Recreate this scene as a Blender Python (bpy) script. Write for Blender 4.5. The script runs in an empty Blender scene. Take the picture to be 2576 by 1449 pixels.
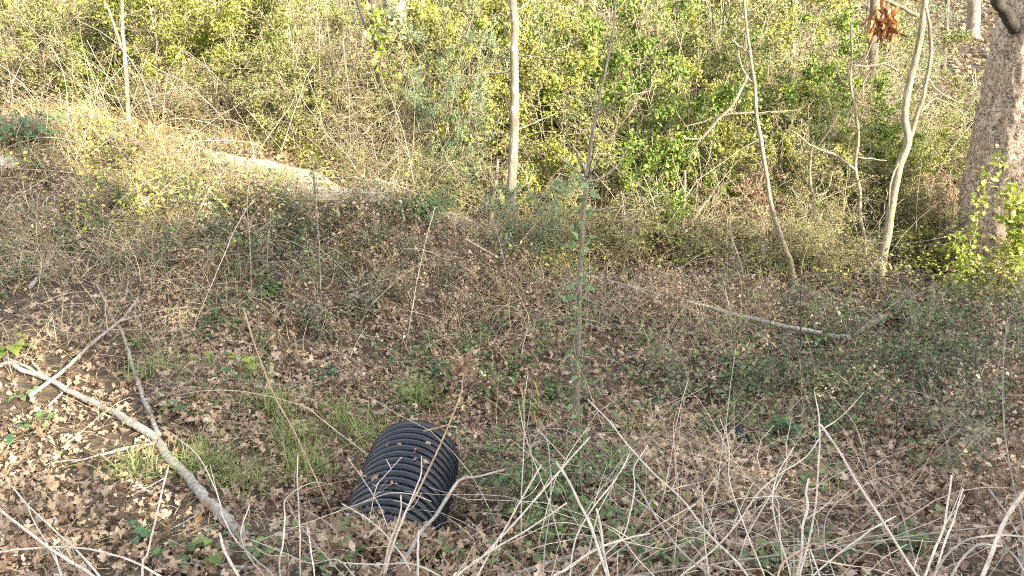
import bpy, math, random
import numpy as np
from mathutils import Vector

sc = bpy.context.scene
R = math.radians
rng = np.random.default_rng(7)
random.seed(7)

# ------------------------------------------------------------------ camera, sky, sun, exposure
CAM = np.array([0.0, 0.0, 3.0]); PITCH = 21.0; FPX = 1983.0; UC, VC = 1288.0, 724.5   # survey units: photo at 2576 x 1449
cd = bpy.data.cameras.new("camera"); cam = bpy.data.objects.new("camera", cd); sc.collection.objects.link(cam)
cam.location = CAM; cam.rotation_euler = (R(90 - PITCH), 0, 0)
cd.sensor_width = 36.0; cd.lens = 36.0 * FPX / 2576.0; cd.clip_start = 0.05; cd.clip_end = 500
sc.camera = cam
SUN_EL, SUN_AZ = 24.0, 135.0                     # azimuth clockwise from +Y: the low sun stands behind the camera, to the right
w = bpy.data.worlds.new("World"); sc.world = w; w.use_nodes = True
nt = w.node_tree; bg = nt.nodes["Background"]
sky = nt.nodes.new("ShaderNodeTexSky"); sky.sky_type = 'NISHITA'; sky.sun_disc = False
sky.sun_elevation = R(SUN_EL); sky.sun_rotation = R(SUN_AZ); sky.air_density = 1.0; sky.dust_density = 3.0; sky.ozone_density = 0.6
hsv = nt.nodes.new("ShaderNodeHueSaturation"); hsv.inputs["Saturation"].default_value = .35   # hazy winter sky, little blue
nt.links.new(sky.outputs[0], hsv.inputs["Color"]); nt.links.new(hsv.outputs[0], bg.inputs[0]); bg.inputs[1].default_value = 0.15
S = np.array([math.sin(R(SUN_AZ)) * math.cos(R(SUN_EL)), math.cos(R(SUN_AZ)) * math.cos(R(SUN_EL)), math.sin(R(SUN_EL))])
sd = bpy.data.lights.new("sun", 'SUN'); sd.energy = 2.9; sd.angle = R(0.53); sd.color = (1.0, 0.90, 0.68)
so = bpy.data.objects.new("sun", sd); sc.collection.objects.link(so)
so.rotation_euler = Vector(S).to_track_quat('Z', 'Y').to_euler()
sc.view_settings.view_transform = 'Standard'; sc.view_settings.look = 'None'
sc.view_settings.exposure = 2.3; sc.view_settings.gamma = 1.0
cy = sc.cycles
cy.use_adaptive_sampling = True; cy.adaptive_threshold = 0.015; cy.adaptive_min_samples = 16
cy.max_bounces = 5; cy.diffuse_bounces = 2; cy.glossy_bounces = 2; cy.transmission_bounces = 3; cy.transparent_max_bounces = 4
cy.use_denoising = False; cy.filter_width = 1.1; cy.time_limit = 600
cy.caustics_reflective = False; cy.caustics_refractive = False

# ------------------------------------------------------------------ survey helpers
th = R(PITCH)
FW = np.array([0, math.cos(th), -math.sin(th)]); UP = np.array([0, math.sin(th), math.cos(th)]); RT = np.array([1.0, 0, 0])
def ray(u, v):
    return FW + RT * ((u - UC) / FPX) + UP * ((VC - v) / FPX)
def P(u, v, Y):
    d = ray(u, v); return CAM + d * (Y / d[1])
def proj(p):
    d = np.asarray(p) - CAM; z = d @ FW
    z = np.where(np.abs(z) < 1e-4, 1e-4, z)
    return UC + FPX * (d @ RT) / z, VC - FPX * (d @ UP) / z, z

# ------------------------------------------------------------------ the lie of the land
_tab = np.random.default_rng(3).random((256, 256))
def vnoise(x, y, s):
    x = np.asarray(x, float) / s + 100.3; y = np.asarray(y, float) / s + 57.7
    i = np.floor(x).astype(int); j = np.floor(y).astype(int); fx = x - i; fy = y - j
    fx = fx * fx * (3 - 2 * fx); fy = fy * fy * (3 - 2 * fy)
    t = lambda a, b: _tab[a & 255, b & 255]
    return (t(i, j) * (1 - fx) + t(i + 1, j) * fx) * (1 - fy) + (t(i, j + 1) * (1 - fx) + t(i + 1, j + 1) * fx) * fy - 0.5
ctl = []
for x in (-6, -3, -1.2, 0, 1.5, 4, 7): ctl += [(x, -6, 1.45), (x, 0, 1.38), (x, 1.4, 1.12)]
for u, v, Y in [(1280, 1449, 2.75), (1700, 1449, 2.7), (2300, 1449, 2.7), (700, 1449, 2.7), (0, 1449, 2.55), (2576, 1449, 2.6),
                (200, 1300, 3.2), (0, 1200, 3.75), (0, 900, 5.1), (500, 1200, 3.75), (300, 1050, 4.35), (700, 1000, 4.85), (1300, 1250, 3.65),
                (1447, 1095, 4.75), (1900, 1150, 4.35), (2400, 1200, 4.1), (2400, 900, 6.1), (1900, 900, 6.1), (1400, 900, 6.1),
                (900, 850, 6.2), (1200, 800, 6.8), (1170, 600, 7.8), (1060, 530, 8.0), (960, 497, 8.05), (860, 500, 7.9), (1285, 643, 8.35), (700, 640, 7.1),
                (500, 700, 6.7), (300, 620, 7.1), (100, 700, 6.4), (0, 480, 7.9), (70, 390, 8.6), (0, 300, 9.6), (200, 300, 10), (450, 360, 9.8),
                (600, 400, 9.5), (760, 460, 9.1), (950, 480, 9.4), (900, 400, 10.5), (1230, 600, 8.9), (1600, 670, 8.3), (2000, 690, 8.1), (2208, 722, 7.85), (2500, 720, 8.1),
                (2576, 800, 7.0), (500, 590, 7.5), (1450, 600, 9.2), (2400, 560, 10)]:
    ctl.append(tuple(P(u, v, Y)))
ctl += [(-.6, 3.0, .68), (-.62, 3.3, .42), (-.9, 3.6, .2), (-.3, 3.5, .16), (-.58, 4.1, .07), (-.95, 4.1, .1), (-.2, 4.1, .04)]
for x in (-12, -6, 0, 6, 12): ctl += [(x, 13, .75 - .02 * x), (x, 20, 1.15), (x, 28, 2.0), (x, 40, 4.6), (x, 60, 8.0)]
ctl += [(-25, 8, 2.5), (25, 8, .5), (-25, 20, 3), (25, 20, 2), (-20, -10, 1.5), (20, -10, 1.5), (0, -25, 1.5), (-25, 50, 7), (25, 50, 7)]
ctl = np.array(ctl)
def _k(r2): return np.where(r2 > 1e-12, r2 * np.log(np.maximum(r2, 1e-12)), 0) * .5
_xy = ctl[:, :2] / 10
_A = _k(((_xy[:, None] - _xy[None]) ** 2).sum(-1)) + np.eye(len(ctl)) * 2e-4
_Pm = np.c_[np.ones(len(ctl)), _xy]
_sol = np.linalg.solve(np.block([[_A, _Pm], [_Pm.T, np.zeros((3, 3))]]), np.r_[ctl[:, 2], 0, 0, 0])
def gz(x, y, rough=True):
    x = np.asarray(x, float); y = np.asarray(y, float); sh = x.shape; q = np.stack([x.ravel(), y.ravel()], -1) / 10
    out = np.zeros(len(q))
    for i in range(0, len(q), 20000):
        b = q[i:i + 20000]
        out[i:i + 20000] = _k(((b[:, None] - _xy[None]) ** 2).sum(-1)) @ _sol[:-3] + np.c_[np.ones(len(b)), b] @ _sol[-3:]
    out = out.reshape(sh)
    if rough: out = out + .10 * vnoise(x, y, .9) + .05 * vnoise(x, y, .33)
    return out
def G(u, v, lift=0.0):
    """the point of the ground seen at photo position u, v; lift brings it a little towards the eye"""
    d = ray(u, v); ts = np.linspace(1.5, 60, 1500); p = CAM + d * ts[:, None]
    below = np.nonzero(p[:, 2] < gz(p[:, 0], p[:, 1]))[0]
    t = ts[below[0]] if len(below) else 40.0
    return CAM + d * (t - lift)
def XY(u, Y):
    x = 0.0
    for _ in range(4):
        z = float(gz(x, Y)); dep = np.dot(np.array([x, Y, z]) - CAM, FW); x = (u - UC) / FPX * dep
    return x, Y, z

# ------------------------------------------------------------------ mesh helpers
COL = sc.collection
def mesh(name, V, F, mat, smooth=True):
    V = np.asarray(V, np.float32); F = np.asarray(F, np.int32)
    me = bpy.data.meshes.new(name)
    me.vertices.add(len(V)); me.vertices.foreach_set("co", V.ravel())
    me.loops.add(F.size); me.loops.foreach_set("vertex_index", F.ravel())
    me.polygons.add(len(F)); me.polygons.foreach_set("loop_start", np.arange(0, F.size, F.shape[1], dtype=np.int32))
    me.polygons.foreach_set("use_smooth", np.full(len(F), smooth))
    me.update(calc_edges=True); me.validate()
    if mat: me.materials.append(mat)
    return me
class MB:
    def __init__(self): self.v = []; self.f = []; self.n = 0
    def add(self, VF):
        V, F = VF; self.v.append(V); self.f.append(F + self.n); self.n += len(V); return self
    def get(self): return np.concatenate(self.v), np.concatenate(self.f)
def tag(o, label=None, cat=None, group=None, kind=None):
    if label: o['label'] = label
    if cat: o['category'] = cat
    if group: o['group'] = group
    if kind: o['kind'] = kind
    return o
def thing(name, label, cat, loc, group=None):
    o = bpy.data.objects.new(name, None); o.empty_display_size = .1; COL.objects.link(o); o.location = [float(c) for c in loc]
    return tag(o, label, cat, group)
def obj(name, VF, mat, parent=None, loc=None, smooth=True):
    """one mesh object from world-space geometry; origin at its parent, or at loc"""
    V, F = VF; base = np.array(parent.location) if parent is not None and parent.parent is None else (np.array(loc) if loc is not None else np.zeros(3))
    if parent is not None and parent.parent is not None: base = np.array(parent.parent.location)
    o = bpy.data.objects.new(name, mesh(name, V - base, F, mat, smooth)); COL.objects.link(o)
    if parent is not None: o.parent = parent
    else: o.location = [float(c) for c in base]
    return o
def nrm(a): return a / np.maximum(np.linalg.norm(a, axis=-1, keepdims=True), 1e-9)
def tubes(Pt, Rd, S=5, cap=True):
    Pt = np.asarray(Pt, float); Rd = np.asarray(Rd, float)
    if Pt.ndim == 2: Pt = Pt[None]; Rd = Rd[None]
    if cap:
        Pt = np.concatenate([Pt[:, :1], Pt, Pt[:, -1:]], 1); Rd = np.concatenate([Rd[:, :1] * .02, Rd, Rd[:, -1:] * .02], 1)
    M, K, _ = Pt.shape
    T = np.empty_like(Pt); T[:, 1:-1] = Pt[:, 2:] - Pt[:, :-2]; T[:, 0] = Pt[:, 1] - Pt[:, 0]; T[:, -1] = Pt[:, -1] - Pt[:, -2]
    if cap: T[:, 0] = Pt[:, 2] - Pt[:, 0]; T[:, -1] = Pt[:, -1] - Pt[:, -3]
    T = nrm(T); ov = nrm(Pt[:, -1] - Pt[:, 0])
    ref = np.where(np.abs(ov[:, 2:3]) > .7, np.array([[1., 0, 0]]), np.array([[0, 0, 1.]]))
    A = nrm(np.cross(T, ref[:, None])); B = np.cross(A, T)
    a = np.arange(S) * 2 * np.pi / S
    V = Pt[:, :, None] + Rd[:, :, None, None] * (np.cos(a)[:, None] * A[:, :, None] + np.sin(a)[:, None] * B[:, :, None])
    idx = np.arange(M * K * S).reshape(M, K, S); nx = np.roll(idx, -1, 2)
    F = np.stack([idx[:, :-1], nx[:, :-1], nx[:, 1:], idx[:, 1:]], -1).reshape(-1, 4)
    return V.reshape(-1, 3), F
def spline(pts, K, wig=0.0, seed=0):
    pts = np.asarray(pts, float); n = len(pts)
    if n == 2: pts = np.array([pts[0], (pts[0] + pts[1]) / 2, pts[1]]); n = 3
    L = np.r_[0, np.cumsum(np.linalg.norm(np.diff(pts, axis=0), axis=1))]; t = np.linspace(0, L[-1], K)
    m = np.gradient(pts, L, axis=0); k = np.clip(np.searchsorted(L, t, 'right') - 1, 0, n - 2); h = (L[k + 1] - L[k])[:, None]; s = ((t - L[k])[:, None]) / h
    out = (2 * s**3 - 3 * s**2 + 1) * pts[k] + (s**3 - 2 * s**2 + s) * h * m[k] + (-2 * s**3 + 3 * s**2) * pts[k + 1] + (s**3 - s**2) * h * m[k + 1]
    if wig:
        r = np.random.default_rng(seed); a = r.normal(0, wig, (K, 3)); a[0] = 0; a[1:-1] = (a[:-2] + a[1:-1] + a[2:]) / 2; out = out + a
    return out
def place(tv, tf, pos, X, Y, Z):
    """copies of a template at pos with axes X, Y, Z (each (n,3), scaled)"""
    V = pos[:, None] + tv[None, :, :1] * X[:, None] + tv[None, :, 1:2] * Y[:, None] + tv[None, :, 2:] * Z[:, None]
    F = tf[None] + (np.arange(len(pos)) * len(tv))[:, None, None]
    return V.reshape(-1, 3), F.reshape(-1, tf.shape[1])
def strip_leaf(widths, bend=0.0, cup=0.0, wave=0.0):
    """leaf along +Y of length 1 with half-widths per row"""
    K = len(widths); v = []
    for i, wd in enumerate(widths):
        t = i / (K - 1); z = bend * (t - t * t) * 4 * .25 - bend * t * t * .5
        for s in (-1, 0, 1): v.append((s * wd, t, z + cup * abs(s) * wd + wave * math.sin(9 * t + s)))
    f = [(3 * i + c, 3 * i + c + 1, 3 * i + c + 4, 3 * i + c + 3) for i in range(K - 1) for c in (0, 1)]
    return np.array(v), np.array(f)
def frames(n, tilt, rg, d=None):
    """random leaf axes: Y along a heading (or d), Z near up with the given tilt spread"""
    if d is None:
        a = rg.uniform(0, 2 * np.pi, n); d = np.stack([np.cos(a), np.sin(a), rg.normal(0, tilt, n)], -1)
    Yx = nrm(d); up = np.array([0, 0, 1.0]) + rg.normal(0, tilt, (n, 3))
    X = nrm(np.cross(Yx, up)); return X, Yx, np.cross(X, Yx)
def blades(base, az, el, L, W, droop, K=5, roll=0.6, rg=rng):
    n = len(base); t = np.linspace(0, 1, K); e = el[:, None] - droop[:, None] * t[None]
    a = az[:, None] + rg.normal(0, .25, n)[:, None] * t[None] * 2
    st = np.stack([np.cos(e) * np.cos(a), np.cos(e) * np.sin(a), np.sin(e)], -1) * (L / (K - 1))[:, None, None]
    c = base[:, None] + np.concatenate([np.zeros((n, 1, 3)), np.cumsum(st[:, :-1], 1)], 1)
    side = np.stack([-np.sin(az), np.cos(az), rg.normal(0, roll, n)], -1); side = nrm(side)[:, None] * (W[:, None] * (1.02 - t[None]) ** .7)[:, :, None]
    V = np.stack([c - side, c + side], 2).reshape(-1, 3)
    i = np.arange(n * K * 2).reshape(n, K, 2); F = np.stack([i[:, :-1, 0], i[:, :-1, 1], i[:, 1:, 1], i[:, 1:, 0]], -1).reshape(-1, 4)
    return V, F

# ------------------------------------------------------------------ materials
def new_mat(name):
    m = bpy.data.materials.new(name); m.use_nodes = True; n = m.node_tree; n.nodes.clear()
    out = n.nodes.new("ShaderNodeOutputMaterial"); return m, n, out
def ramp(n, fac, stops):
    r = n.nodes.new("ShaderNodeValToRGB"); e = r.color_ramp.elements
    while len(e) < len(stops): e.new(.5)
    for k, (p, c) in enumerate(stops): e[k].position = p; e[k].color = (*c, 1)
    n.links.new(fac, r.inputs[0]); return r.outputs[0]
def leaf_mat(name, cols, trans=.3, rough=.55, spec=.3, objvar=.0):
    m, n, out = new_mat(name); g = n.nodes.new("ShaderNodeNewGeometry")
    st = [(i / max(1, len(cols) - 1), c) for i, c in enumerate(cols)]
    c = ramp(n, g.outputs["Random Per Island"], st)
    tc = n.nodes.new("ShaderNodeTexCoord"); ns = n.nodes.new("ShaderNodeTexNoise"); ns.inputs["Scale"].default_value = 60; ns.inputs["Detail"].default_value = 3
    n.links.new(tc.outputs["Object"], ns.inputs["Vector"])
    mr = n.nodes.new("ShaderNodeMapRange"); mr.inputs[3].default_value = .72; mr.inputs[4].default_value = 1.25; n.links.new(ns.outputs[0], mr.inputs[0])
    mx = n.nodes.new("ShaderNodeVectorMath"); mx.operation = 'SCALE'; n.links.new(c, mx.inputs[0]); n.links.new(mr.outputs[0], mx.inputs["Scale"]); c = mx.outputs[0]
    b = n.nodes.new("ShaderNodeBsdfPrincipled"); b.inputs["Roughness"].default_value = rough; b.inputs["Specular IOR Level"].default_value = spec
    n.links.new(c, b.inputs["Base Color"]); sh = b.outputs[0]
    if trans:
        t = n.nodes.new("ShaderNodeBsdfTranslucent"); n.links.new(c, t.inputs[0]); k = n.nodes.new("ShaderNodeMixShader"); k.inputs[0].default_value = trans
        n.links.new(sh, k.inputs[1]); n.links.new(t.outputs[0], k.inputs[2]); sh = k.outputs[0]
    n.links.new(sh, out.inputs[0]); return m
def bark_mat(name, cols, scale=30, stretch=(1, 1, .25), bump=.4, rough=.85, plates=0.0, island=True):
    m, n, out = new_mat(name); tc = n.nodes.new("ShaderNodeTexCoord"); mp = n.nodes.new("ShaderNodeMapping"); mp.inputs["Scale"].default_value = stretch
    n.links.new(tc.outputs["Object"], mp.inputs["Vector"])
    ns = n.nodes.new("ShaderNodeTexNoise"); ns.inputs["Scale"].default_value = scale; ns.inputs["Detail"].default_value = 6; ns.inputs["Roughness"].default_value = .65
    n.links.new(mp.outputs[0], ns.inputs["Vector"]); fac = ns.outputs[0]
    st = [(.28 + .44 * i / max(1, len(cols) - 1), c) for i, c in enumerate(cols)]
    c = ramp(n, fac, st); h = fac
    if island:
        g = n.nodes.new("ShaderNodeNewGeometry"); mr = n.nodes.new("ShaderNodeMapRange"); mr.inputs[3].default_value = .55; mr.inputs[4].default_value = 1.3
        n.links.new(g.outputs["Random Per Island"], mr.inputs[0]); mx = n.nodes.new("ShaderNodeVectorMath"); mx.operation = 'SCALE'
        n.links.new(c, mx.inputs[0]); n.links.new(mr.outputs[0], mx.inputs["Scale"]); c = mx.outputs[0]
    b = n.nodes.new("ShaderNodeBsdfPrincipled"); b.inputs["Roughness"].default_value = rough; b.inputs["Specular IOR Level"].default_value = .25
    if plates:
        vo = n.nodes.new("ShaderNodeTexVoronoi"); vo.feature = 'DISTANCE_TO_EDGE'; vo.inputs["Scale"].default_value = plates
        n2 = n.nodes.new("ShaderNodeTexNoise"); n2.inputs["Scale"].default_value = plates * .9; n2.inputs["Detail"].default_value = 3
        n.links.new(mp.outputs[0], n2.inputs["Vector"]); ad = n.nodes.new("ShaderNodeMixRGB"); ad.blend_type = 'ADD'; ad.inputs[0].default_value = .3
        n.links.new(mp.outputs[0], ad.inputs[1]); n.links.new(n2.outputs["Color"], ad.inputs[2]); n.links.new(ad.outputs[0], vo.inputs["Vector"])
        cr = n.nodes.new("ShaderNodeMapRange"); cr.inputs[2].default_value = .045; n.links.new(vo.outputs[0], cr.inputs[0])
        mm = n.nodes.new("ShaderNodeMixRGB"); mm.blend_type = 'MIX'; n.links.new(cr.outputs[0], mm.inputs[0]); mm.inputs[1].default_value = (.19, .14, .11, 1); n.links.new(c, mm.inputs[2]); c = mm.outputs[0]
        pl = n.nodes.new("ShaderNodeMath"); pl.operation = 'MULTIPLY_ADD'; n.links.new(cr.outputs[0], pl.inputs[0]); pl.inputs[1].default_value = 1.2; n.links.new(fac, pl.inputs[2]); h = pl.outputs[0]
    n.links.new(c, b.inputs["Base Color"])
    bp = n.nodes.new("ShaderNodeBump"); bp.inputs["Strength"].default_value = bump; bp.inputs["Distance"].default_value = .02; n.links.new(h, bp.inputs["Height"]); n.links.new(bp.outputs[0], b.inputs["Normal"])
    n.links.new(b.outputs[0], out.inputs[0]); return m
M = {}
M['litter'] = leaf_mat('oak_litter', [(.10, .065, .04), (.30, .20, .135), (.45, .325, .235), (.18, .115, .07), (.53, .42, .29), (.34, .235, .145), (.60, .48, .37), (.25, .16, .11), (.43, .30, .21), (.13, .085, .055)], .06, .5, .35)
M['far_litter'] = leaf_mat('far_litter', [(.20, .13, .08), (.42, .30, .19), (.30, .20, .13), (.50, .38, .26)], .1, .6)
M['dry'] = leaf_mat('dry_grass', [(.26, .18, .11), (.48, .37, .235), (.62, .51, .35), (.18, .12, .07), (.40, .28, .165), (.66, .57, .41), (.30, .24, .12), (.52, .41, .26)], .1, .6, .2)
M['straw'] = leaf_mat('straw_grass', [(.52, .38, .20), (.62, .48, .28), (.45, .30, .16), (.55, .45, .22)], .2, .6, .2)
M['greygreen'] = leaf_mat('dull_green', [(.16, .17, .10), (.28, .27, .17), (.12, .16, .08), (.36, .31, .22)], .2, .6, .2)
M['grass'] = leaf_mat('green_grass', [(.17, .25, .06), (.26, .35, .10), (.36, .43, .15), (.40, .40, .18), (.13, .20, .05), (.30, .39, .12), (.48, .43, .26)], .3, .5, .3)
M['cover'] = leaf_mat('ground_cover_leaf', [(.07, .125, .05), (.12, .19, .075), (.18, .25, .10), (.06, .11, .05), (.25, .31, .10)], .25, .45, .4)
M['twig'] = bark_mat('pale_twig', [(.30, .24, .17), (.48, .40, .30), (.60, .52, .41)], 40, bump=.2)
M['twig_grey'] = bark_mat('grey_twig', [(.16, .13, .11), (.28, .24, .20), (.40, .35, .29)], 40, bump=.2)
M['twig_dark'] = bark_mat('dark_twig', [(.05, .045, .035), (.11, .09, .07)], 40, bump=.2)
M['twig_brown'] = bark_mat('brown_cane', [(.26, .16, .10), (.42, .29, .19), (.52, .38, .26)], 40, bump=.2)
M['cane'] = bark_mat('bleached_cane', [(.38, .31, .23), (.60, .52, .42), (.76, .69, .59)], 45, bump=.3, rough=.7, island=False)
M['cane_grey'] = bark_mat('grey_cane', [(.20, .175, .15), (.34, .305, .27), (.46, .42, .37)], 45, bump=.25, rough=.75, island=False)
M['branch'] = bark_mat('grey_branch_bark', [(.16, .14, .12), (.34, .31, .27), (.50, .46, .40)], 38, (1, 1, 1), .6, island=False)
M['sapling'] = bark_mat('sapling_bark', [(.11, .09, .065), (.24, .20, .15), (.38, .33, .25)], 34, (1, 1, .4), .6, island=False)
M['sapling_pale'] = bark_mat('pale_sapling_bark', [(.15, .12, .075), (.30, .25, .175), (.46, .395, .29)], 30, (1, 1, .35), .7, island=False)
M['lichen'] = bark_mat('lichened_bark', [(.08, .065, .045), (.14, .115, .08), (.20, .165, .12), (.25, .215, .16), (.44, .41, .35), (.62, .60, .54)], 15, (1, 1, .45), .8, island=False)
M['pine'] = bark_mat('plated_bark', [(.22, .13, .085), (.40, .285, .205), (.55, .44, .345), (.66, .57, .47)], 22, (1, 1, .75), 1.0, plates=14, island=False)
M['oldbark'] = bark_mat('old_bark', [(.07, .055, .04), (.15, .12, .09), (.25, .21, .16)], 14, (1, 1, .2), .9, island=False)
M['palebark'] = bark_mat('pale_far_bark', [(.13, .11, .08), (.235, .20, .155), (.36, .32, .26)], 14, (1, 1, .3), .5, island=False)
M['stem'] = bark_mat('shrub_stem', [(.16, .12, .08), (.34, .28, .19), (.54, .46, .34)], 30, bump=.2)
LM = {
 'fine': leaf_mat('fine_leaf', [(.18, .21, .03), (.34, .37, .06), (.13, .17, .03), (.42, .43, .10), (.26, .30, .04)], .12),
 'privet': leaf_mat('privet_leaf', [(.08, .15, .025), (.15, .24, .035), (.28, .36, .05), (.06, .11, .02), (.38, .42, .07)], .12, .4, .45),
 'cedar': leaf_mat('cedar_leaf', [(.13, .19, .09), (.20, .27, .14), (.28, .33, .19), (.09, .15, .07)], .15),
 'bare': leaf_mat('withered_leaf', [(.30, .23, .12), (.46, .39, .21), (.20, .18, .07), (.30, .31, .08)], .12),
 'brush': leaf_mat('brush_leaf', [(.34, .29, .13), (.48, .43, .22), (.18, .21, .05), (.32, .36, .08), (.40, .38, .13), (.14, .16, .05), (.50, .46, .24)], .12),
 'brown': leaf_mat('dead_leaf', [(.22, .13, .08), (.36, .23, .15), (.30, .18, .11), (.46, .33, .22)], .15),
 'yellow': leaf_mat('yellowing_leaf', [(.26, .28, .04), (.42, .43, .07), (.16, .20, .03), (.50, .48, .13), (.34, .30, .10)], .12),
 'olive': leaf_mat('olive_leaf', [(.12, .14, .04), (.26, .27, .08), (.09, .11, .03), (.38, .37, .14), (.18, .21, .05), (.42, .37, .17)], .1),
}

# ------------------------------------------------------------------ ground
def axis(a0, a1, f0, f1, df, dc):
    return np.unique(np.round(np.r_[np.arange(a0, f0, dc), np.arange(f0, f1, df), np.arange(f1, a1 + dc, dc)], 4))
xs = axis(-45, 45, -8, 8, .08, 1.0); ys = axis(-30, 75, 1, 13, .08, 1.0)
X, Y = np.meshgrid(xs, ys); Z = gz(X, Y)
idx = np.arange(X.size).reshape(X.shape)
gF = np.stack([idx[:-1, :-1], idx[:-1, 1:], idx[1:, 1:], idx[1:, :-1]], -1).reshape(-1, 4)
m, n, out = new_mat('forest_soil')
tc = n.nodes.new("ShaderNodeTexCoord"); vo = n.nodes.new("ShaderNodeTexVoronoi"); vo.inputs["Scale"].default_value = 16; n.links.new(tc.outputs["Object"], vo.inputs["Vector"])
sp = n.nodes.new("ShaderNodeSeparateColor"); n.links.new(vo.outputs["Color"], sp.inputs[0])
c1 = ramp(n, sp.outputs[0], [(0, (.05, .034, .022)), (.4, (.11, .075, .048)), (.8, (.19, .135, .085)), (1, (.27, .20, .13))])
n1 = n.nodes.new("ShaderNodeTexNoise"); n1.inputs["Scale"].default_value = 45; n1.inputs["Detail"].default_value = 6; n.links.new(tc.outputs["Object"], n1.inputs["Vector"])
c2 = ramp(n, n1.outputs[0], [(.3, (.025, .018, .012)), (.7, (.11, .08, .055))])
mx = n.nodes.new("ShaderNodeMixRGB"); mx.inputs[0].default_value = .5; n.links.new(c1, mx.inputs[1]); n.links.new(c2, mx.inputs[2])
b = n.nodes.new("ShaderNodeBsdfPrincipled"); b.inputs["Roughness"].default_value = .95; n.links.new(mx.outputs[0], b.inputs["Base Color"])
bp = n.nodes.new("ShaderNodeBump"); bp.inputs["Strength"].default_value = .8; bp.inputs["Distance"].default_value = .03; n.links.new(n1.outputs[0], bp.inputs["Height"]); n.links.new(bp.outputs[0], b.inputs["Normal"]); n.links.new(b.outputs[0], out.inputs[0])
M['soil'] = m
tag(obj('ground', (np.stack([X, Y, Z], -1).reshape(-1, 3), gF), M['soil']), kind='structure')

# bare sandy path along the far side of the mound
m, n, out = new_mat('bare_sand')
tc = n.nodes.new("ShaderNodeTexCoord"); n1 = n.nodes.new("ShaderNodeTexNoise"); n1.inputs["Scale"].default_value = 7; n1.inputs["Detail"].default_value = 8; n1.inputs["Roughness"].default_value = .7; n.links.new(tc.outputs["Object"], n1.inputs["Vector"])
c = ramp(n, n1.outputs[0], [(.3, (.28, .22, .15)), (.5, (.48, .40, .29)), (.7, (.60, .52, .40))])
b = n.nodes.new("ShaderNodeBsdfPrincipled"); b.inputs["Roughness"].default_value = .95; n.links.new(c, b.inputs["Base Color"])
bp = n.nodes.new("ShaderNodeBump"); bp.inputs["Distance"].default_value = .04; n.links.new(n1.outputs[0], bp.inputs["Height"]); n.links.new(bp.outputs[0], b.inputs["Normal"]); n.links.new(b.outputs[0], out.inputs[0])
M['sand'] = m
path_pts = spline([G(u, v)[:2].tolist() + [0] for u, v in [(520, 385), (600, 405), (700, 440), (800, 468), (900, 490), (980, 500), (1080, 535), (1190, 560), (1255, 595), (1330, 625)]], 90)
tn = nrm(np.gradient(path_pts, axis=0)); side = np.stack([-tn[:, 1], tn[:, 0], 0 * tn[:, 0]], -1)
wdt = (.13 + .34 * np.exp(-((np.arange(90) - 30) / 17.) ** 2) + .24 * np.exp(-((np.arange(90) - 76) / 12.) ** 2))
rows = []
for k, q in enumerate(np.linspace(-1, 1, 15)):
    p = path_pts + side * (q * wdt * (1 + 1.1 * vnoise(np.arange(90) * .1, 0 * wdt + (9 if q > 0 else 3), .35)))[:, None]
    p[:, 2] = gz(p[:, 0], p[:, 1]) + .035 - .06 * abs(q) ** 3; rows.append(p)
pv = np.stack(rows, 1).reshape(-1, 3); i = np.arange(90 * 15).reshape(90, 15)
tag(obj('path', (pv, np.stack([i[:-1, :-1], i[1:, :-1], i[1:, 1:], i[:-1, 1:]], -1).reshape(-1, 4)), M['sand']), kind='structure')
def near_path(p):
    d = np.full(len(p), 9.); 
    for k in range(0, 90, 3): d = np.minimum(d, np.hypot(p[:, 0] - path_pts[k, 0], p[:, 1] - path_pts[k, 1]) / wdt[k])
    return d

# ------------------------------------------------------------------ unseen trees added behind the camera, outline shaped to shade the foreground
lt = np.array([-math.sin(R(SUN_AZ)), -math.cos(R(SUN_AZ)), 0]); tt = np.array([lt[1], -lt[0], 0]); TE = math.tan(R(SUN_EL)); QT = -10.0
hs = np.array([(-16, 7.5), (-4, 7.0), (1.5, 7.2), (2.0, 7.4), (2.4, 6.6), (2.65, 5.0), (2.85, 4.2), (3.7, 4.0), (4.67, 3.95), (5.2, 3.75), (5.6, 3.5), (6.0, 3.3), (6.36, 3.1), (7.7, 1.9), (8.4, 1.0), (9.2, .5), (10, -1), (14, -3)])
N = 30000
s_ = rng.uniform(-15, 11, N); top = np.interp(s_, hs[:, 0], hs[:, 1]) - QT * TE; top = top + .25 * vnoise(s_, 0 * s_, .5) + .2 * vnoise(s_, 0 * s_ + 5, .2)
z_ = rng.uniform(1.3, 11.5, N); q_ = QT + rng.uniform(-.7, .7, N)
def hole(u, v, ru, rv):
    g = G(u, v); s0 = g @ tt; z0 = g[2] + (g @ lt - QT) * TE
    zz = z_ - (q_ - QT) * -TE
    return ((s_ - s0) / ru) ** 2 + ((zz - z0) / rv) ** 2 < 1 + .6 * vnoise(s_ * 1.0, z_, .2)
over = z_ + (q_ - QT) * TE - top
dapple_spray = vnoise(s_, z_, .55) + .5 * vnoise(s_ + 7, z_, .22)      # unseen leaf sprays added above the crowns to dapple the sunlight
keep = (over < 0) | ((over < 1.5) & (s_ > 2.8) & (s_ < 5.8) & (dapple_spray > .36 + .1 * over)) | ((s_ > 8.4) & (s_ < 10.8) & (z_ > 6.2) & (z_ < 9.2) & (dapple_spray > .22))
for h in [(60, 1040, .40, .52), (225, 1010, .42, .46), (200, 1110, .36, .42)]: keep &= ~hole(*h)  # gaps cut in the added trees to let sun patches onto the left slope
s_, z_, q_ = s_[keep], z_[keep], q_[keep]
pos = s_[:, None] * tt + q_[:, None] * lt; pos[:, 2] = z_
tv, tf = strip_leaf([.05, .3, .34, .2, .02], .2)
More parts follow.
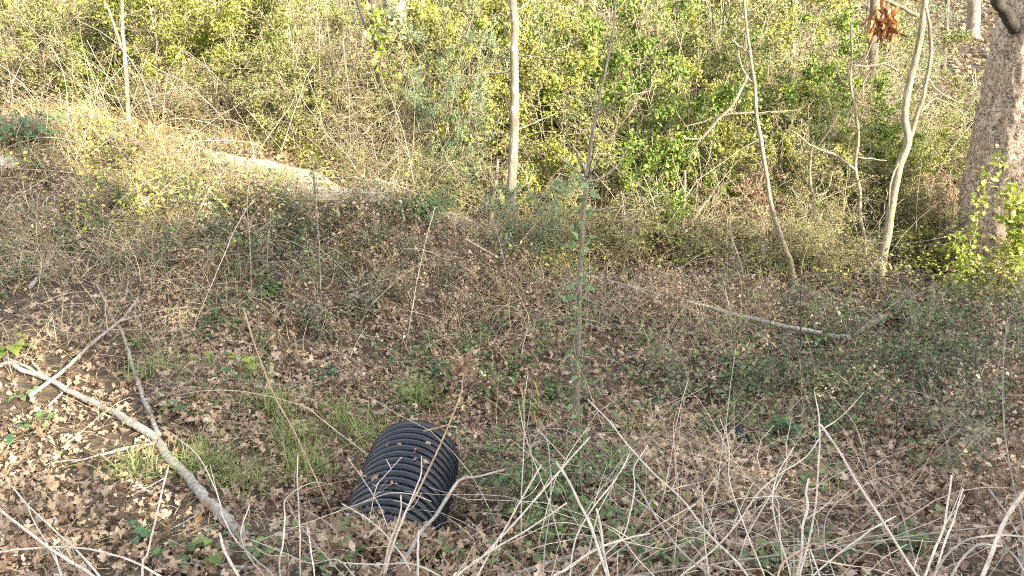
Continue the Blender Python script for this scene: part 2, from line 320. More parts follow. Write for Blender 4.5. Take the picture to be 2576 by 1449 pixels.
Xa, Ya, Za = frames(len(pos), .8, rng); sz = rng.uniform(.25, .5, len(pos))[:, None]
tl = MB().add(place(tv, tf, pos, Xa * sz * .8, Ya * sz, Za * sz))
for s in np.arange(-14, 9, 2.6):
    p0 = s * tt + (QT - .3) * lt; hh = max(2.5, float(np.interp(s, hs[:, 0], hs[:, 1]) - QT * TE - .6))
    tl.add(tubes(np.array([[p0[0], p0[1], 1.2], [p0[0], p0[1], hh * .6], [p0[0], p0[1], hh]]), np.array([.16, .11, .03]), 7))
tag(obj('shade_treeline', tl.get(), LM['cedar']), kind='stuff')

# ------------------------------------------------------------------ leaf litter, dead grass, ground cover, twigs
def lob(K, ph, lobes, wd=.33):
    t = np.linspace(0, 1, K); e = np.sin(np.pi * np.clip((t - .12) / .88, 0, 1) ** .85) ** .8
    return np.maximum(.012, wd * e * (.62 + .42 * np.cos(2 * np.pi * lobes * t + ph)))
oak = [strip_leaf(lob(10, rng.uniform(0, 6), rng.uniform(2.6, 3.4), rng.uniform(.26, .40)), rng.uniform(-.9, .9), rng.uniform(-.9, 1.3), rng.uniform(0, .09)) for _ in range(9)]
def litter(pos, size, tilt, mat, temps, name):
    mb = MB(); k = rng.integers(0, len(temps), len(pos))
    for j, (tv, tf) in enumerate(temps):
        p = pos[k == j]; n_ = len(p)
        if not n_: continue
        Xa, Ya, Za = frames(n_, tilt, rng); sz = size[k == j][:, None]; fl = np.where(rng.random(n_) < .4, -1, 1)[:, None]
        mb.add(place(tv, tf, p, Xa * sz, Ya * sz, Za * sz * fl))
    return tag(obj(name, mb.get(), mat), kind='stuff')
def field(n_, y0, y1, pad=.8, pw=1.0):
    yy = y0 + (y1 - y0) * rng.random(n_) ** pw; xx = rng.uniform(-1, 1, n_) * (yy * .72 + pad)
    p = np.stack([xx, yy, gz(xx, yy)], -1); return p
def blob(u, v, specs):
    o = np.zeros(len(u))
    for (cu, cv, ru, rv, a) in specs: o = np.maximum(o, a * np.exp(-((u - cu) / ru) ** 2 - ((v - cv) / rv) ** 2))
    return o
p = field(66000, 1.9, 9.0, .8, .8); u, v, _ = proj(p)
mound = blob(u, v, [(900, 640, 380, 170, 1), (300, 520, 420, 200, .9), (1330, 760, 220, 110, .8), (1700, 780, 300, 80, .6)])
dens = (1 - .72 * mound) * np.clip(.8 + 1.5 * vnoise(p[:, 0], p[:, 1], .45), .2, 1) 
p = p[(rng.random(len(p)) < dens) & (near_path(p) > 1.05)]
p[:, 2] += rng.uniform(.0, .05, len(p))
litter(p, .022 + .072 * rng.random(len(p)) ** 1.2, .62, M['litter'], oak, 'leaf_litter')
p = field(26000, 8.4, 14, 1, 1.0); p = p[near_path(p) > 1.1]; p[:, 2] += rng.uniform(.0, .05, len(p))
litter(p, rng.uniform(.06, .11, len(p)), .4, M['far_litter'], oak[:4], 'leaf_litter')
p = field(22000, 14, 34, 2, .8); p[:, 2] += .03
litter(p, rng.uniform(.12, .24, len(p)), .35, M['far_litter'], [strip_leaf([.05, .32, .05], .4, .5), strip_leaf([.08, .3, .2, .04], -.5, .3)], 'leaf_litter')

def grassfield(n_, y0, y1, specs, L, W, el, droop, mat, name, thr=.0, lift=0.0):
    p = field(n_, y0, y1, .8, .9); u, v, _ = proj(p); d = blob(u, v, specs); clump = .5 + 1.6 * vnoise(p[:, 0], p[:, 1], .35)
    p = p[(rng.random(len(p)) < d * np.clip(clump, .08, 1)) & (near_path(p) > .6 + .6 * rng.random(len(p)))]; k = len(p); p[:, 2] += lift * rng.random(k)
    return tag(obj(name, blades(p, rng.uniform(0, 6.28, k), rng.uniform(*el, k), rng.uniform(*L, k), rng.uniform(*W, k), rng.uniform(*droop, k)), mat), kind='stuff')
grassfield(100000, 4.8, 10.2, [(900, 640, 420, 170, 1), (300, 560, 450, 230, .9), (1330, 760, 260, 120, .9), (1750, 790, 330, 90, .7), (250, 850, 260, 100, .4)], (.16, .55), (.0014, .0034), (.15, 1.35), (.3, 2.4), M['dry'], 'dead_grass', lift=.12)
grassfield(60000, 7.0, 12, [(170, 290, 220, 60, 1), (520, 400, 330, 120, 1), (420, 560, 200, 120, .6), (780, 380, 160, 60, .9), (1330, 770, 120, 70, .4)], (.15, .45), (.002, .0045), (.3, 1.4), (.4, 2.4), M['straw'], 'dead_grass', lift=.1)
grassfield(45000, 4.5, 9.0, [(150, 620, 300, 150, 1), (1050, 560, 220, 60, 1), (100, 370, 130, 60, 1), (700, 720, 300, 120, .4), (2200, 900, 350, 180, .6)], (.12, .4), (.002, .004), (.1, 1.1), (.3, 2.2), M['greygreen'], 'dead_grass', lift=.12)
grassfield(9000, 2.4, 6.0, [(430, 1190, 220, 110, .8), (300, 1130, 120, 90, .6), (720, 1100, 130, 120, .8), (1000, 1010, 160, 60, .5), (2350, 1000, 260, 130, .4)], (.06, .2), (.0012, .0025), (.5, 1.4), (.4, 1.6), M['grass'], 'grass')
grassfield(42000, 2.0, 6.8, [(1300, 1150, 1600, 420, .6), (250, 1050, 500, 250, .9)], (.05, .24), (.0009, .0022), (.02, .8), (.2, 1.4), M['dry'], 'dead_grass', lift=.05)
grassfield(7000, 2.2, 6.8, [(1300, 1100, 1600, 420, .5)], (.04, .16), (.001, .002), (.3, 1.4), (.3, 1.6), M['greygreen'], 'dead_grass', lift=.02)

grassfield(26000, 7.0, 12, [(480, 450, 330, 140, 1), (250, 300, 250, 60, .6), (860, 420, 120, 50, .8), (1100, 470, 150, 50, .6)], (.12, .4), (.002, .0045), (.3, 1.4), (.4, 2.2), LM['olive'], 'grass', lift=.1)
# low green leaves over the ground in drifts
oval = strip_leaf([.03, .26, .30, .2, .015], .25, .35)
cl = []
for (cu, cv, su, sv, k) in [(1000, 950, 160, 50, 9), (1330, 930, 180, 60, 10), (1700, 900, 160, 50, 6), (1980, 1080, 60, 60, 8), (2150, 950, 200, 90, 16), (2350, 860, 140, 60, 12), (1350, 1200, 120, 90, 9), (1550, 1180, 80, 80, 7),
                            (1290, 1270, 120, 80, 7), (1450, 1380, 180, 60, 9), (730, 1380, 160, 50, 8), (1950, 930, 120, 80, 8), (1230, 1120, 90, 60, 5), (780, 760, 160, 60, 6), (2500, 950, 90, 120, 9), (1800, 1400, 300, 50, 8), (2100, 1380, 250, 60, 6), (650, 960, 200, 80, 4), (900, 740, 220, 80, 6), (2250, 1150, 200, 100, 7)]:
    for _ in range(k):
        if rng.random() < .15: continue
        g = G(min(2570, max(5, rng.normal(cu, su))), min(1445, rng.normal(cv, sv))); q = int(rng.integers(15, 50)); a = rng.normal(0, .1 * g[1] / 4.5, (q, 3)); a[:, 2] = np.abs(a[:, 2]) * .8 + .01
        c = g + a; c[:, 2] = gz(c[:, 0], c[:, 1]) + a[:, 2]; cl.append(c)
cl = np.concatenate(cl); Xa, Ya, Za = frames(len(cl), .35, rng); sz = rng.uniform(.025, .055, len(cl))[:, None]
lc = []
for (cu, cv, su, sv, k) in [(450, 480, 200, 70, 26), (300, 380, 120, 40, 10), (860, 430, 70, 25, 8), (1500, 650, 160, 30, 14), (1900, 670, 180, 35, 16), (2300, 680, 120, 40, 12), (2480, 740, 80, 40, 14), (1100, 500, 90, 25, 6), (620, 560, 150, 40, 8)]:
    for _ in range(k):
        g = G(min(2570, max(5, rng.normal(cu, su))), min(1445, rng.normal(cv, sv))); q = int(rng.integers(40, 110)); a = rng.normal(0, .16, (q, 3)); a[:, 2] = np.abs(a[:, 2]) * 1.2 + .03
        c = g + a; c[:, 2] = gz(c[:, 0], c[:, 1]) + a[:, 2]; lc.append(c)
lc = np.concatenate(lc); Xl, Yl, Zl = frames(len(lc), .5, rng); sl = rng.uniform(.025, .055, len(lc))[:, None]
tag(obj('ground_cover', place(*oval, lc, Xl * sl, Yl * sl, Zl * sl), LM['yellow']), kind='stuff')
tag(obj('ground_cover', place(*oval, cl, Xa * sz, Ya * sz, Za * sz), M['cover']), kind='stuff')

def twigs(n_, y0, y1, specs, L, rad, el, mat, name, lift=.1):
    p = field(n_, y0, y1, .8, .9); u, v, _ = proj(p); p = p[(rng.random(len(p)) < blob(u, v, specs)) & ~((np.abs(p[:, 0] + .6) < .55) & (p[:, 1] < 4.4)) & (near_path(p) > .9)]; k = len(p); K = 7
    az = rng.uniform(0, 6.28, k)[:, None] + np.cumsum(rng.normal(0, .16, (k, K)), 1); e = rng.uniform(*el, k)[:, None] + np.cumsum(rng.normal(0, .13, (k, K)), 1) - np.linspace(0, .5, K)
    st = np.stack([np.cos(e) * np.cos(az), np.cos(e) * np.sin(az), np.sin(e)], -1) * (rng.uniform(*L, k) / K)[:, None, None]
    c = p[:, None] + np.cumsum(st, 1); c[:, :, 2] = np.maximum(c[:, :, 2], p[:, None, 2] - .2) + lift * rng.random(k)[:, None]
    rr = rng.uniform(*rad, k)[:, None] * np.linspace(1, .45, K)
    return tag(obj(name, tubes(c, rr, 4), mat), kind='stuff')
twigs(2600, 4.5, 9, [(900, 650, 420, 170, .9), (250, 600, 400, 200, .8), (1560, 770, 260, 70, .8)], (.3, 1.1), (.0016, .0035), (.0, 1.2), M['twig'], 'dead_twigs')
twigs(1300, 4.5, 9, [(2050, 860, 450, 150, .6), (900, 700, 420, 170, .6), (150, 640, 300, 120, .6)], (.3, 1.0), (.0016, .004), (.0, 1.0), M['twig_grey'], 'dead_twigs')
twigs(420, 4.0, 8, [(2250, 900, 350, 220, .9), (1000, 650, 300, 150, .5)], (.3, .9), (.0015, .003), (.5, 1.5), M['twig_dark'], 'dead_twigs')
twigs(700, 2.2, 5, [(1750, 1250, 700, 220, .8)], (.2, .9), (.0012, .003), (.0, .6), M['twig'], 'dead_twigs', .06)
twigs(500, 2.2, 5, [(1700, 1200, 1000, 250, .8)], (.2, .8), (.0015, .0035), (.0, .7), M['twig_brown'], 'dead_twigs', .06)
twigs(420, 1.5, 3.2, [(1750, 1450, 620, 300, .9)], (.5, 1.2), (.0014, .0034), (.35, 1.3), M['cane'], 'dead_twigs', .05)
twigs(800, 2.4, 4.2, [(1800, 1250, 560, 250, .9)], (.3, .9), (.0009, .0022), (.05, 1.1), M['twig'], 'dead_twigs', .05)
twigs(2600, 8.4, 12.5, [(1800, 600, 800, 200, 1), (1000, 400, 300, 120, .9), (500, 300, 500, 120, .6)], (.4, 1.6), (.002, .005), (.3, 1.5), M['twig'], 'dead_twigs')

def small_plant(rg, g, H, sp):
    ns = int(rg.integers(3, 7)); K = 6; t = np.linspace(0, 1, K); az = rg.uniform(0, 6.28, ns); ln = rg.uniform(.1, .7, ns) * H
    c = g + np.stack([np.cos(az)[:, None] * ln[:, None] * t ** 1.3, np.sin(az)[:, None] * ln[:, None] * t ** 1.3, (H * rg.uniform(.6, 1, ns))[:, None] * (t * 1.15 - .15 * t * t) - .02], -1) + np.cumsum(rg.normal(0, .012, (ns, K, 3)), 1) * (t > 0)[:, None]
    n2 = ns * 7; k = rg.integers(0, ns, n2); j = rg.integers(2, K, n2); d = nrm(rg.normal(0, 1, (n2, 3)) + [0, 0, .4]); L = rg.uniform(.06, .24, n2) * (H / .45); q = c[k, j][:, None] + d[:, None] * (L[:, None] * np.linspace(0, 1, 4))[..., None] + rg.normal(0, .004, (n2, 4, 3))
    st = MB().add(tubes(c, np.full((ns, 1), .0026) * np.linspace(1, .4, K), 4)).add(tubes(q, np.full((n2, 1), .0013) * np.linspace(1, .5, 4), 3))
    m_ = int(n2 * rg.uniform(1.5, 5)); k = rg.integers(0, n2, m_); p_ = q[k, rg.integers(1, 4, m_)] + rg.normal(0, .012, (m_, 3)); return st.get(), p_
UG = {k: (MB(), []) for k in ('dull', 'green', 'dead')}; rg = np.random.default_rng(44)
for (cu, cv, su, sv, k, H, kinds) in [(180, 600, 180, 90, 36, .35, ('dull', 'dead', 'green')), (480, 590, 150, 70, 26, .4, ('dull', 'green')), (760, 600, 160, 90, 36, .5, ('dull', 'dead', 'green')), (1020, 620, 150, 80, 30, .4, ('dead', 'dull')), (1300, 730, 120, 60, 20, .4, ('dead', 'dull')),
        (1650, 770, 180, 50, 26, .4, ('dead', 'dull')), (2000, 860, 200, 90, 40, .42, ('dull', 'green', 'dead')), (2380, 900, 140, 110, 44, .5, ('dull', 'green', 'dull')), (2500, 1080, 70, 100, 24, .5, ('dull', 'dead')), (1750, 980, 200, 80, 24, .3, ('dull', 'green')), (1250, 930, 160, 70, 18, .26, ('green', 'dead')), (760, 820, 200, 70, 22, .26, ('dead', 'green', 'dull')), (1350, 1230, 120, 90, 14, .22, ('green',)), (2500, 1300, 60, 60, 12, .35, ('dead',))]:
    for i_ in range(k):
        g = G(min(2572, max(3, rg.normal(cu, su))), min(1445, rg.normal(cv, sv))); kd = kinds[i_ % len(kinds)]
        if near_path(g[None])[0] < 1.1: continue
        a, b_ = small_plant(rg, g, H * rg.uniform(.5, 1.2), kd); UG[kd][0].add(a); UG[kd][1].append(b_)
for kd, mt, stm in (('dull', M['greygreen'], M['twig_grey']), ('green', M['cover'], M['twig_dark']), ('dead', M['litter'], M['twig_brown'])):
    p_ = np.concatenate(UG[kd][1]); Xa, Ya, Za = frames(len(p_), .6, rg); sz = rg.uniform(.016, .042, len(p_))[:, None]
    tag(obj('undergrowth', place(*oval, p_, Xa * sz, Ya * sz, Za * sz), mt), kind='stuff'); tag(obj('undergrowth', UG[kd][0].get(), stm), kind='stuff')

twigs(420, 7.9, 9.6, [(1450, 600, 120, 120, .7), (1800, 600, 350, 150, 1), (2300, 560, 160, 130, .8)], (.5, 1.9), (.0028, .0065), (.75, 1.5), M['twig'], 'dead_twigs', .02)
twigs(260, 9.2, 11.5, [(600, 300, 700, 120, .9), (1000, 380, 200, 100, 1)], (.5, 2.0), (.003, .007), (.75, 1.5), M['twig'], 'dead_twigs', .02)

# ------------------------------------------------------------------ drainage pipe
pc = np.array([-.582, 4.05, .345]); paz, psl = .052, -.045
pax = np.array([math.sin(paz) * math.cos(psl), math.cos(paz) * math.cos(psl), math.sin(psl)]); pe1 = nrm(np.cross(pax, [0, 0, 1.])); pe2 = np.cross(pe1, pax)
def revolve(prof, S=96):
    a = np.arange(S) * 2 * np.pi / S; prof = np.array(prof)
    V = pc + prof[:, None, :1] * pax + prof[:, None, 1:] * (np.cos(a)[None, :, None] * pe1 + np.sin(a)[None, :, None] * pe2)
    i = np.arange(len(prof) * S).reshape(-1, S); nx = np.roll(i, -1, 1)
    return V.reshape(-1, 3), np.stack([i[:-1], i[1:], nx[1:], nx[:-1]], -1).reshape(-1, 4)
m, n, out = new_mat('black_plastic'); b = n.nodes.new("ShaderNodeBsdfPrincipled"); tc = n.nodes.new("ShaderNodeTexCoord")
n1 = n.nodes.new("ShaderNodeTexNoise"); n1.inputs["Scale"].default_value = 9; n1.inputs["Detail"].default_value = 8; n1.inputs["Roughness"].default_value = .7; n.links.new(tc.outputs["Object"], n1.inputs["Vector"])
n.links.new(ramp(n, n1.outputs[0], [(.35, (.007, .010, .018)), (.58, (.014, .019, .030)), (.68, (.03, .03, .032)), (.8, (.11, .095, .075))]), b.inputs["Base Color"])
mr = n.nodes.new("ShaderNodeMapRange"); mr.inputs[3].default_value = .2; mr.inputs[4].default_value = .42; n.links.new(n1.outputs[0], mr.inputs[0]); n.links.new(mr.outputs[0], b.inputs["Roughness"]); b.inputs["Specular IOR Level"].default_value = .45
n.links.new(b.outputs[0], out.inputs[0]); M['plastic'] = m
PIT = .0655
prof = [(0.0, .232), (0.0, .262), (-.012, .2655)]
x = -.03
while x > -2.0:
    prof += [(x, .2655), (x - .010, .2675), (x - .022, .2675), (x - .032, .2655), (x - .0365, .261), (x - .039, .250), (x - .042, .239), (x - .0495, .235), (x - .057, .239), (x - .060, .250), (x - .0625, .261)]
    x -= PIT
t = thing('drainage_pipe', 'black corrugated plastic drainage pipe sticking out of the leafy bank', 'pipe', pc - pe2 * .265)
obj('corrugated_shell', revolve(prof), M['plastic'], t)
obj('liner', revolve([(-2.0, .228), (-.3, .228), (-.004, .228), (-.001, .2315)]), M['plastic'], t)
lp = rng.uniform(-.75, -.02, 26); la = rng.normal(np.pi / 2, .45, 26); lv = pc + pax * lp[:, None] + .274 * (np.cos(la)[:, None] * pe1 + np.sin(la)[:, None] * pe2)
litter(lv[lp < -.25], rng.uniform(.03, .06, (lp < -.25).sum()), .4, M['litter'], oak[:3], 'leaf_litter')
# leafy soil slumped over the buried end
cov = []
for _ in range(900):
    u_, v_ = rng.normal(960, 85), rng.normal(1350, 45)
    d = ray(u_, v_); yy = rng.uniform(2.75, 3.22)
    cov.append((CAM + d * (yy / d[1])))
cov = np.array(cov); cov[:, 2] = np.maximum(gz(cov[:, 0], cov[:, 1]), .60 - .5 * np.clip(cov[:, 1] - 3.05, 0, 1) - 1.3 * (np.clip(np.abs(cov[:, 0] + .70) - .06, 0, 1) + 1.2 * np.clip(cov[:, 0] + .56, 0, 1)) ** 1.2) + rng.uniform(0, .05, len(cov))
litter(cov, rng.uniform(.05, .09, len(cov)), .5, M['litter'], oak, 'leaf_litter')
hy, hx = np.meshgrid(np.linspace(2.2, 3.33, 40), np.linspace(-1.15, -.2, 40), indexing='ij')
hz = .64 - 1.35 * (np.clip(np.abs(hx + .70) - .05, 0, 2) + .9 * np.clip(hx + .56, 0, 1)) ** 1.2 - .9 * np.clip(hy - 3.08, 0, 1) - .05 + .05 * vnoise(hx, hy, .12) + .08 * vnoise(hx, hy, .3) + .12 * np.clip(2.8 - hy, 0, 1)
i = np.arange(1600).reshape(40, 40)
tag(obj('soil', (np.stack([hx, hy, hz], -1).reshape(-1, 3), np.stack([i[:-1, :-1], i[:-1, 1:], i[1:, 1:], i[1:, :-1]], -1).reshape(-1, 4)), M['soil']), kind='structure')
qn = 1500; qi = rng.integers(0, 40, qn), rng.integers(0, 40, qn); hp = np.stack([hx[qi], hy[qi], hz[qi]], -1) + rng.normal(0, .012, (qn, 3)); hp[:, 2] += .012
litter(hp, rng.uniform(.05, .09, qn), .5, M['litter'], oak, 'leaf_litter')

# ------------------------------------------------------------------ sticks, branches, canes traced from the photo
def poly3(pts, Yb=None, Yt=None, lift=.06):
    """photo points -> world points: on the ground, or at the depths Yb (first point) .. Yt (last point)"""
    out = []; n_ = len(pts)
    for k, (u, v) in enumerate(pts):
        g = G(u, v, lift)
        if Yb is not None:
            q = P(u, v, Yb + (Yt - Yb) * k / (n_ - 1)); g = q if q[1] < g[1] else g
        out.append(g)
    return np.array(out)
def to_ground(q):
    """carry the first point of a stem on down to the soil"""
    d = q[0] - q[1]; d = d / np.linalg.norm(d); d[2] = min(d[2], -.45); ex = []
    p_ = q[0].copy()
    for _ in range(40):
        if p_[2] < gz(p_[0], p_[1]) - .03: break
        p_ = p_ + d * .06; ex.append(p_.copy())
    return np.concatenate([np.array(ex[::-1])[::4], q]) if len(ex) > 3 else q
def rod(q, w0, w1, K=None, wig=.003, seed=0, S=7, knots=.12, flare=0.0):
    """w0, w1: widths in photo pixels at the two ends"""
    K = K or max(10, 5 * len(q)); c = spline(q, K, wig, seed); _, _, dep = proj(c)
    r_ = np.linspace(w0, w1, K) / 2 * dep / FPX * (1 + flare * np.exp(-np.linspace(0, 1, K) / .035)); rr = np.random.default_rng(seed + 5)
    r_ = r_ * (1 + knots * np.where(rr.random(K) < .22, rr.uniform(.5, 2.0, K), rr.normal(0, .25, K)))
    return tubes(c, r_, S)
def stick(name, label, cat, pts, w0, w1, mat, Yb=None, Yt=None, group=None, root=False, lift=.05, sides=(), auto=0, wig=.0012, part='side_branch', S=7, knots=.12):
    q = poly3(pts, Yb, Yt, lift)
    if root: q = to_ground(q)
    sd_ = int(abs(pts[0][0] * 31 + pts[0][1] * 17)) % 9999
    ax_ = []
    if auto:
        c_ = spline(q, 40); rg_ = np.random.default_rng(sd_); ln_ = np.linalg.norm(np.diff(c_, axis=0), axis=1).sum()
        for _ in range(auto):
            k_ = int(rg_.integers(16, 38)); d_ = nrm(c_[k_] - c_[k_ - 1]) * .8 + rg_.normal(0, .5, 3); d_ = d_ / np.linalg.norm(d_); L_ = rg_.uniform(.05, .16) * min(1.3, ln_)
            ax_.append(np.array([c_[k_], c_[k_] + d_ * L_ * .5, c_[k_] + d_ * L_ + np.array([0, 0, rg_.uniform(-.02, .05)])]))
    if sides or ax_:
        t = thing(name, label, cat, q[0], group)
        obj('stem', rod(q, w0, w1, None, wig, sd_, S, knots), mat, t)
        for q3 in ax_: obj(part, rod(q3, w0 * .4, w0 * .2, 8, .001, sd_, 5, knots), mat, t)
        for j, (sp_, a, b2) in enumerate(sides):
            Y0 = None if Yb is None else float(P(*sp_[0], 1)[1])
            if Yb is None: q2 = poly3(sp_, lift=lift)
            else:
                near = c_near(q, sp_[0]); q2 = poly3(sp_, near, near + .12)
            obj(part, rod(q2, a, b2, None, wig, sd_ + j + 1, 6, knots), mat, t)
        return t
    return tag(obj(name, rod(q, w0, w1, None, wig, sd_, S, knots), mat, loc=q[0]), label, cat, group)
def c_near(q, uv):
    u, v, _ = proj(q); k = np.argmin((u - uv[0]) ** 2 + (v - uv[1]) ** 2); return float(q[k, 1])

stick('fallen_branch', 'long grey fallen branch curving down the leafy slope, thickest at its lower end', 'branch',
      [(615, 1350), (575, 1315), (545, 1280), (505, 1240), (465, 1190), (425, 1155), (395, 1105), (350, 1075), (300, 1045), (240, 1015), (165, 980), (100, 945), (50, 930), (25, 912), (-20, 925)], 30, 10, M['branch'], lift=.10,
      sides=[([(400, 1095), (370, 1025), (345, 950), (320, 875), (300, 825), (280, 800), (260, 745), (240, 715)], 13, 4), ([(395, 1112), (325, 1125), (250, 1145), (180, 1165)], 9, 4), ([(325, 1125), (230, 1150), (135, 1166)], 7, 3),
             ([(110, 945), (50, 915), (-20, 885)], 8, 6), ([(102, 938), (85, 912), (70, 893)], 6, 3), ([(535, 1272), (470, 1310), (400, 1345)], 5, 2)], wig=.004, S=10)
stick('dead_stick', 'straight pale stick lying across the grey fallen branch, forked at its upper end', 'stick', [(75, 995), (150, 940), (225, 870), (280, 825), (310, 800), (350, 745)], 11, 5, M['cane_grey'], lift=.17,
      sides=[([(305, 807), (380, 787), (475, 772)], 6, 3)])
stick('dead_stick', 'short pale peg of wood under the grey fallen branch in the sun patch', 'stick', [(122, 1022), (160, 985)], 7, 5, M['cane'], lift=.06)
stick('fallen_branch', 'long thin grey fallen stem lying across the ditch in front of the right thicket', 'branch', [(2135, 848), (2107, 847), (2037, 832), (1967, 820), (1917, 807), (1842, 790), (1782, 772), (1717, 755), (1600, 725), (1480, 690)], 13, 5, M['branch'], lift=.42)
stick('fallen_branch', 'short stout lichen-stained broken branch propped at the end of the ditch stem', 'branch', [(2140, 846), (2182, 820), (2217, 800), (2258, 781)], 14, 17, M['lichen'], lift=.35)
stick('vine_stem', 'thin pale vine stem stretched from the mound past the foot of the mossy trunk', 'vine', [(1169, 600), (1239, 640), (1309, 655), (1409, 695), (1459, 724), (1560, 800)], 5, 3, M['twig'], lift=.25)
stick('dead_branch', 'bleached bent branch hanging out of the tangle on the left slope', 'branch', [(75, 724), (110, 675), (127, 640), (130, 612)], 11, 13, M['cane_grey'], lift=.12)
stick('dead_twig', 'bone-white forked twig in the sunlit tangle on the left slope', 'twig', [(318, 650), (308, 622), (305, 604), (330, 612), (395, 636)], 7, 4, M['cane'], lift=.15)
stick('dead_stick', 'pale grey stick slanting in the dry weeds on top of the mound', 'stick', [(640, 590), (680, 560), (722, 535)], 8, 6, M['cane_grey'], lift=.2)
stick('dead_stick', 'pale broken stick jutting from the leaf litter right of the mossy trunk', 'stick', [(1385, 577), (1420, 560), (1452, 547)], 8, 9, M['cane'], lift=.2)
stick('dead_stick', 'crooked grey stick with a forked end lying at the bottom beside the green leaves', 'stick', [(636, 1430), (550, 1422), (495, 1412), (450, 1390), (432, 1366)], 10, 8, M['cane_grey'], lift=.05, sides=[([(432, 1366), (405, 1395), (390, 1440)], 9, 6)])
stick('dead_branch', 'thick dull grey branch lying low along the bottom among the canes', 'branch', [(1225, 1470), (1289, 1447), (1339, 1433), (1409, 1410), (1479, 1388)], 18, 14, M['branch'], lift=.10)
stick('dead_branch', 'grey bent branch crossing the right flank of the black pipe with an elbow', 'branch', [(975, 1449), (1024, 1400), (1054, 1345), (1094, 1300), (1129, 1245), (1154, 1210), (1209, 1197), (1269, 1182)], 12, 5, M['cane_grey'], 2.55, 3.1, root=True)
stick('dead_stick', 'blackened thin branch slanting behind the pale canes right of the pipe', 'stick', [(1635, 1195), (1590, 1250), (1530, 1290), (1520, 1300)], 7, 4, M['twig_dark'], lift=.12)

GC = 'dry cane stems in the foreground'
CA, CG, TB, TW, TD, TG = 'cane', 'cane_grey', 'twig_brown', 'twig', 'twig_dark', 'twig_grey'
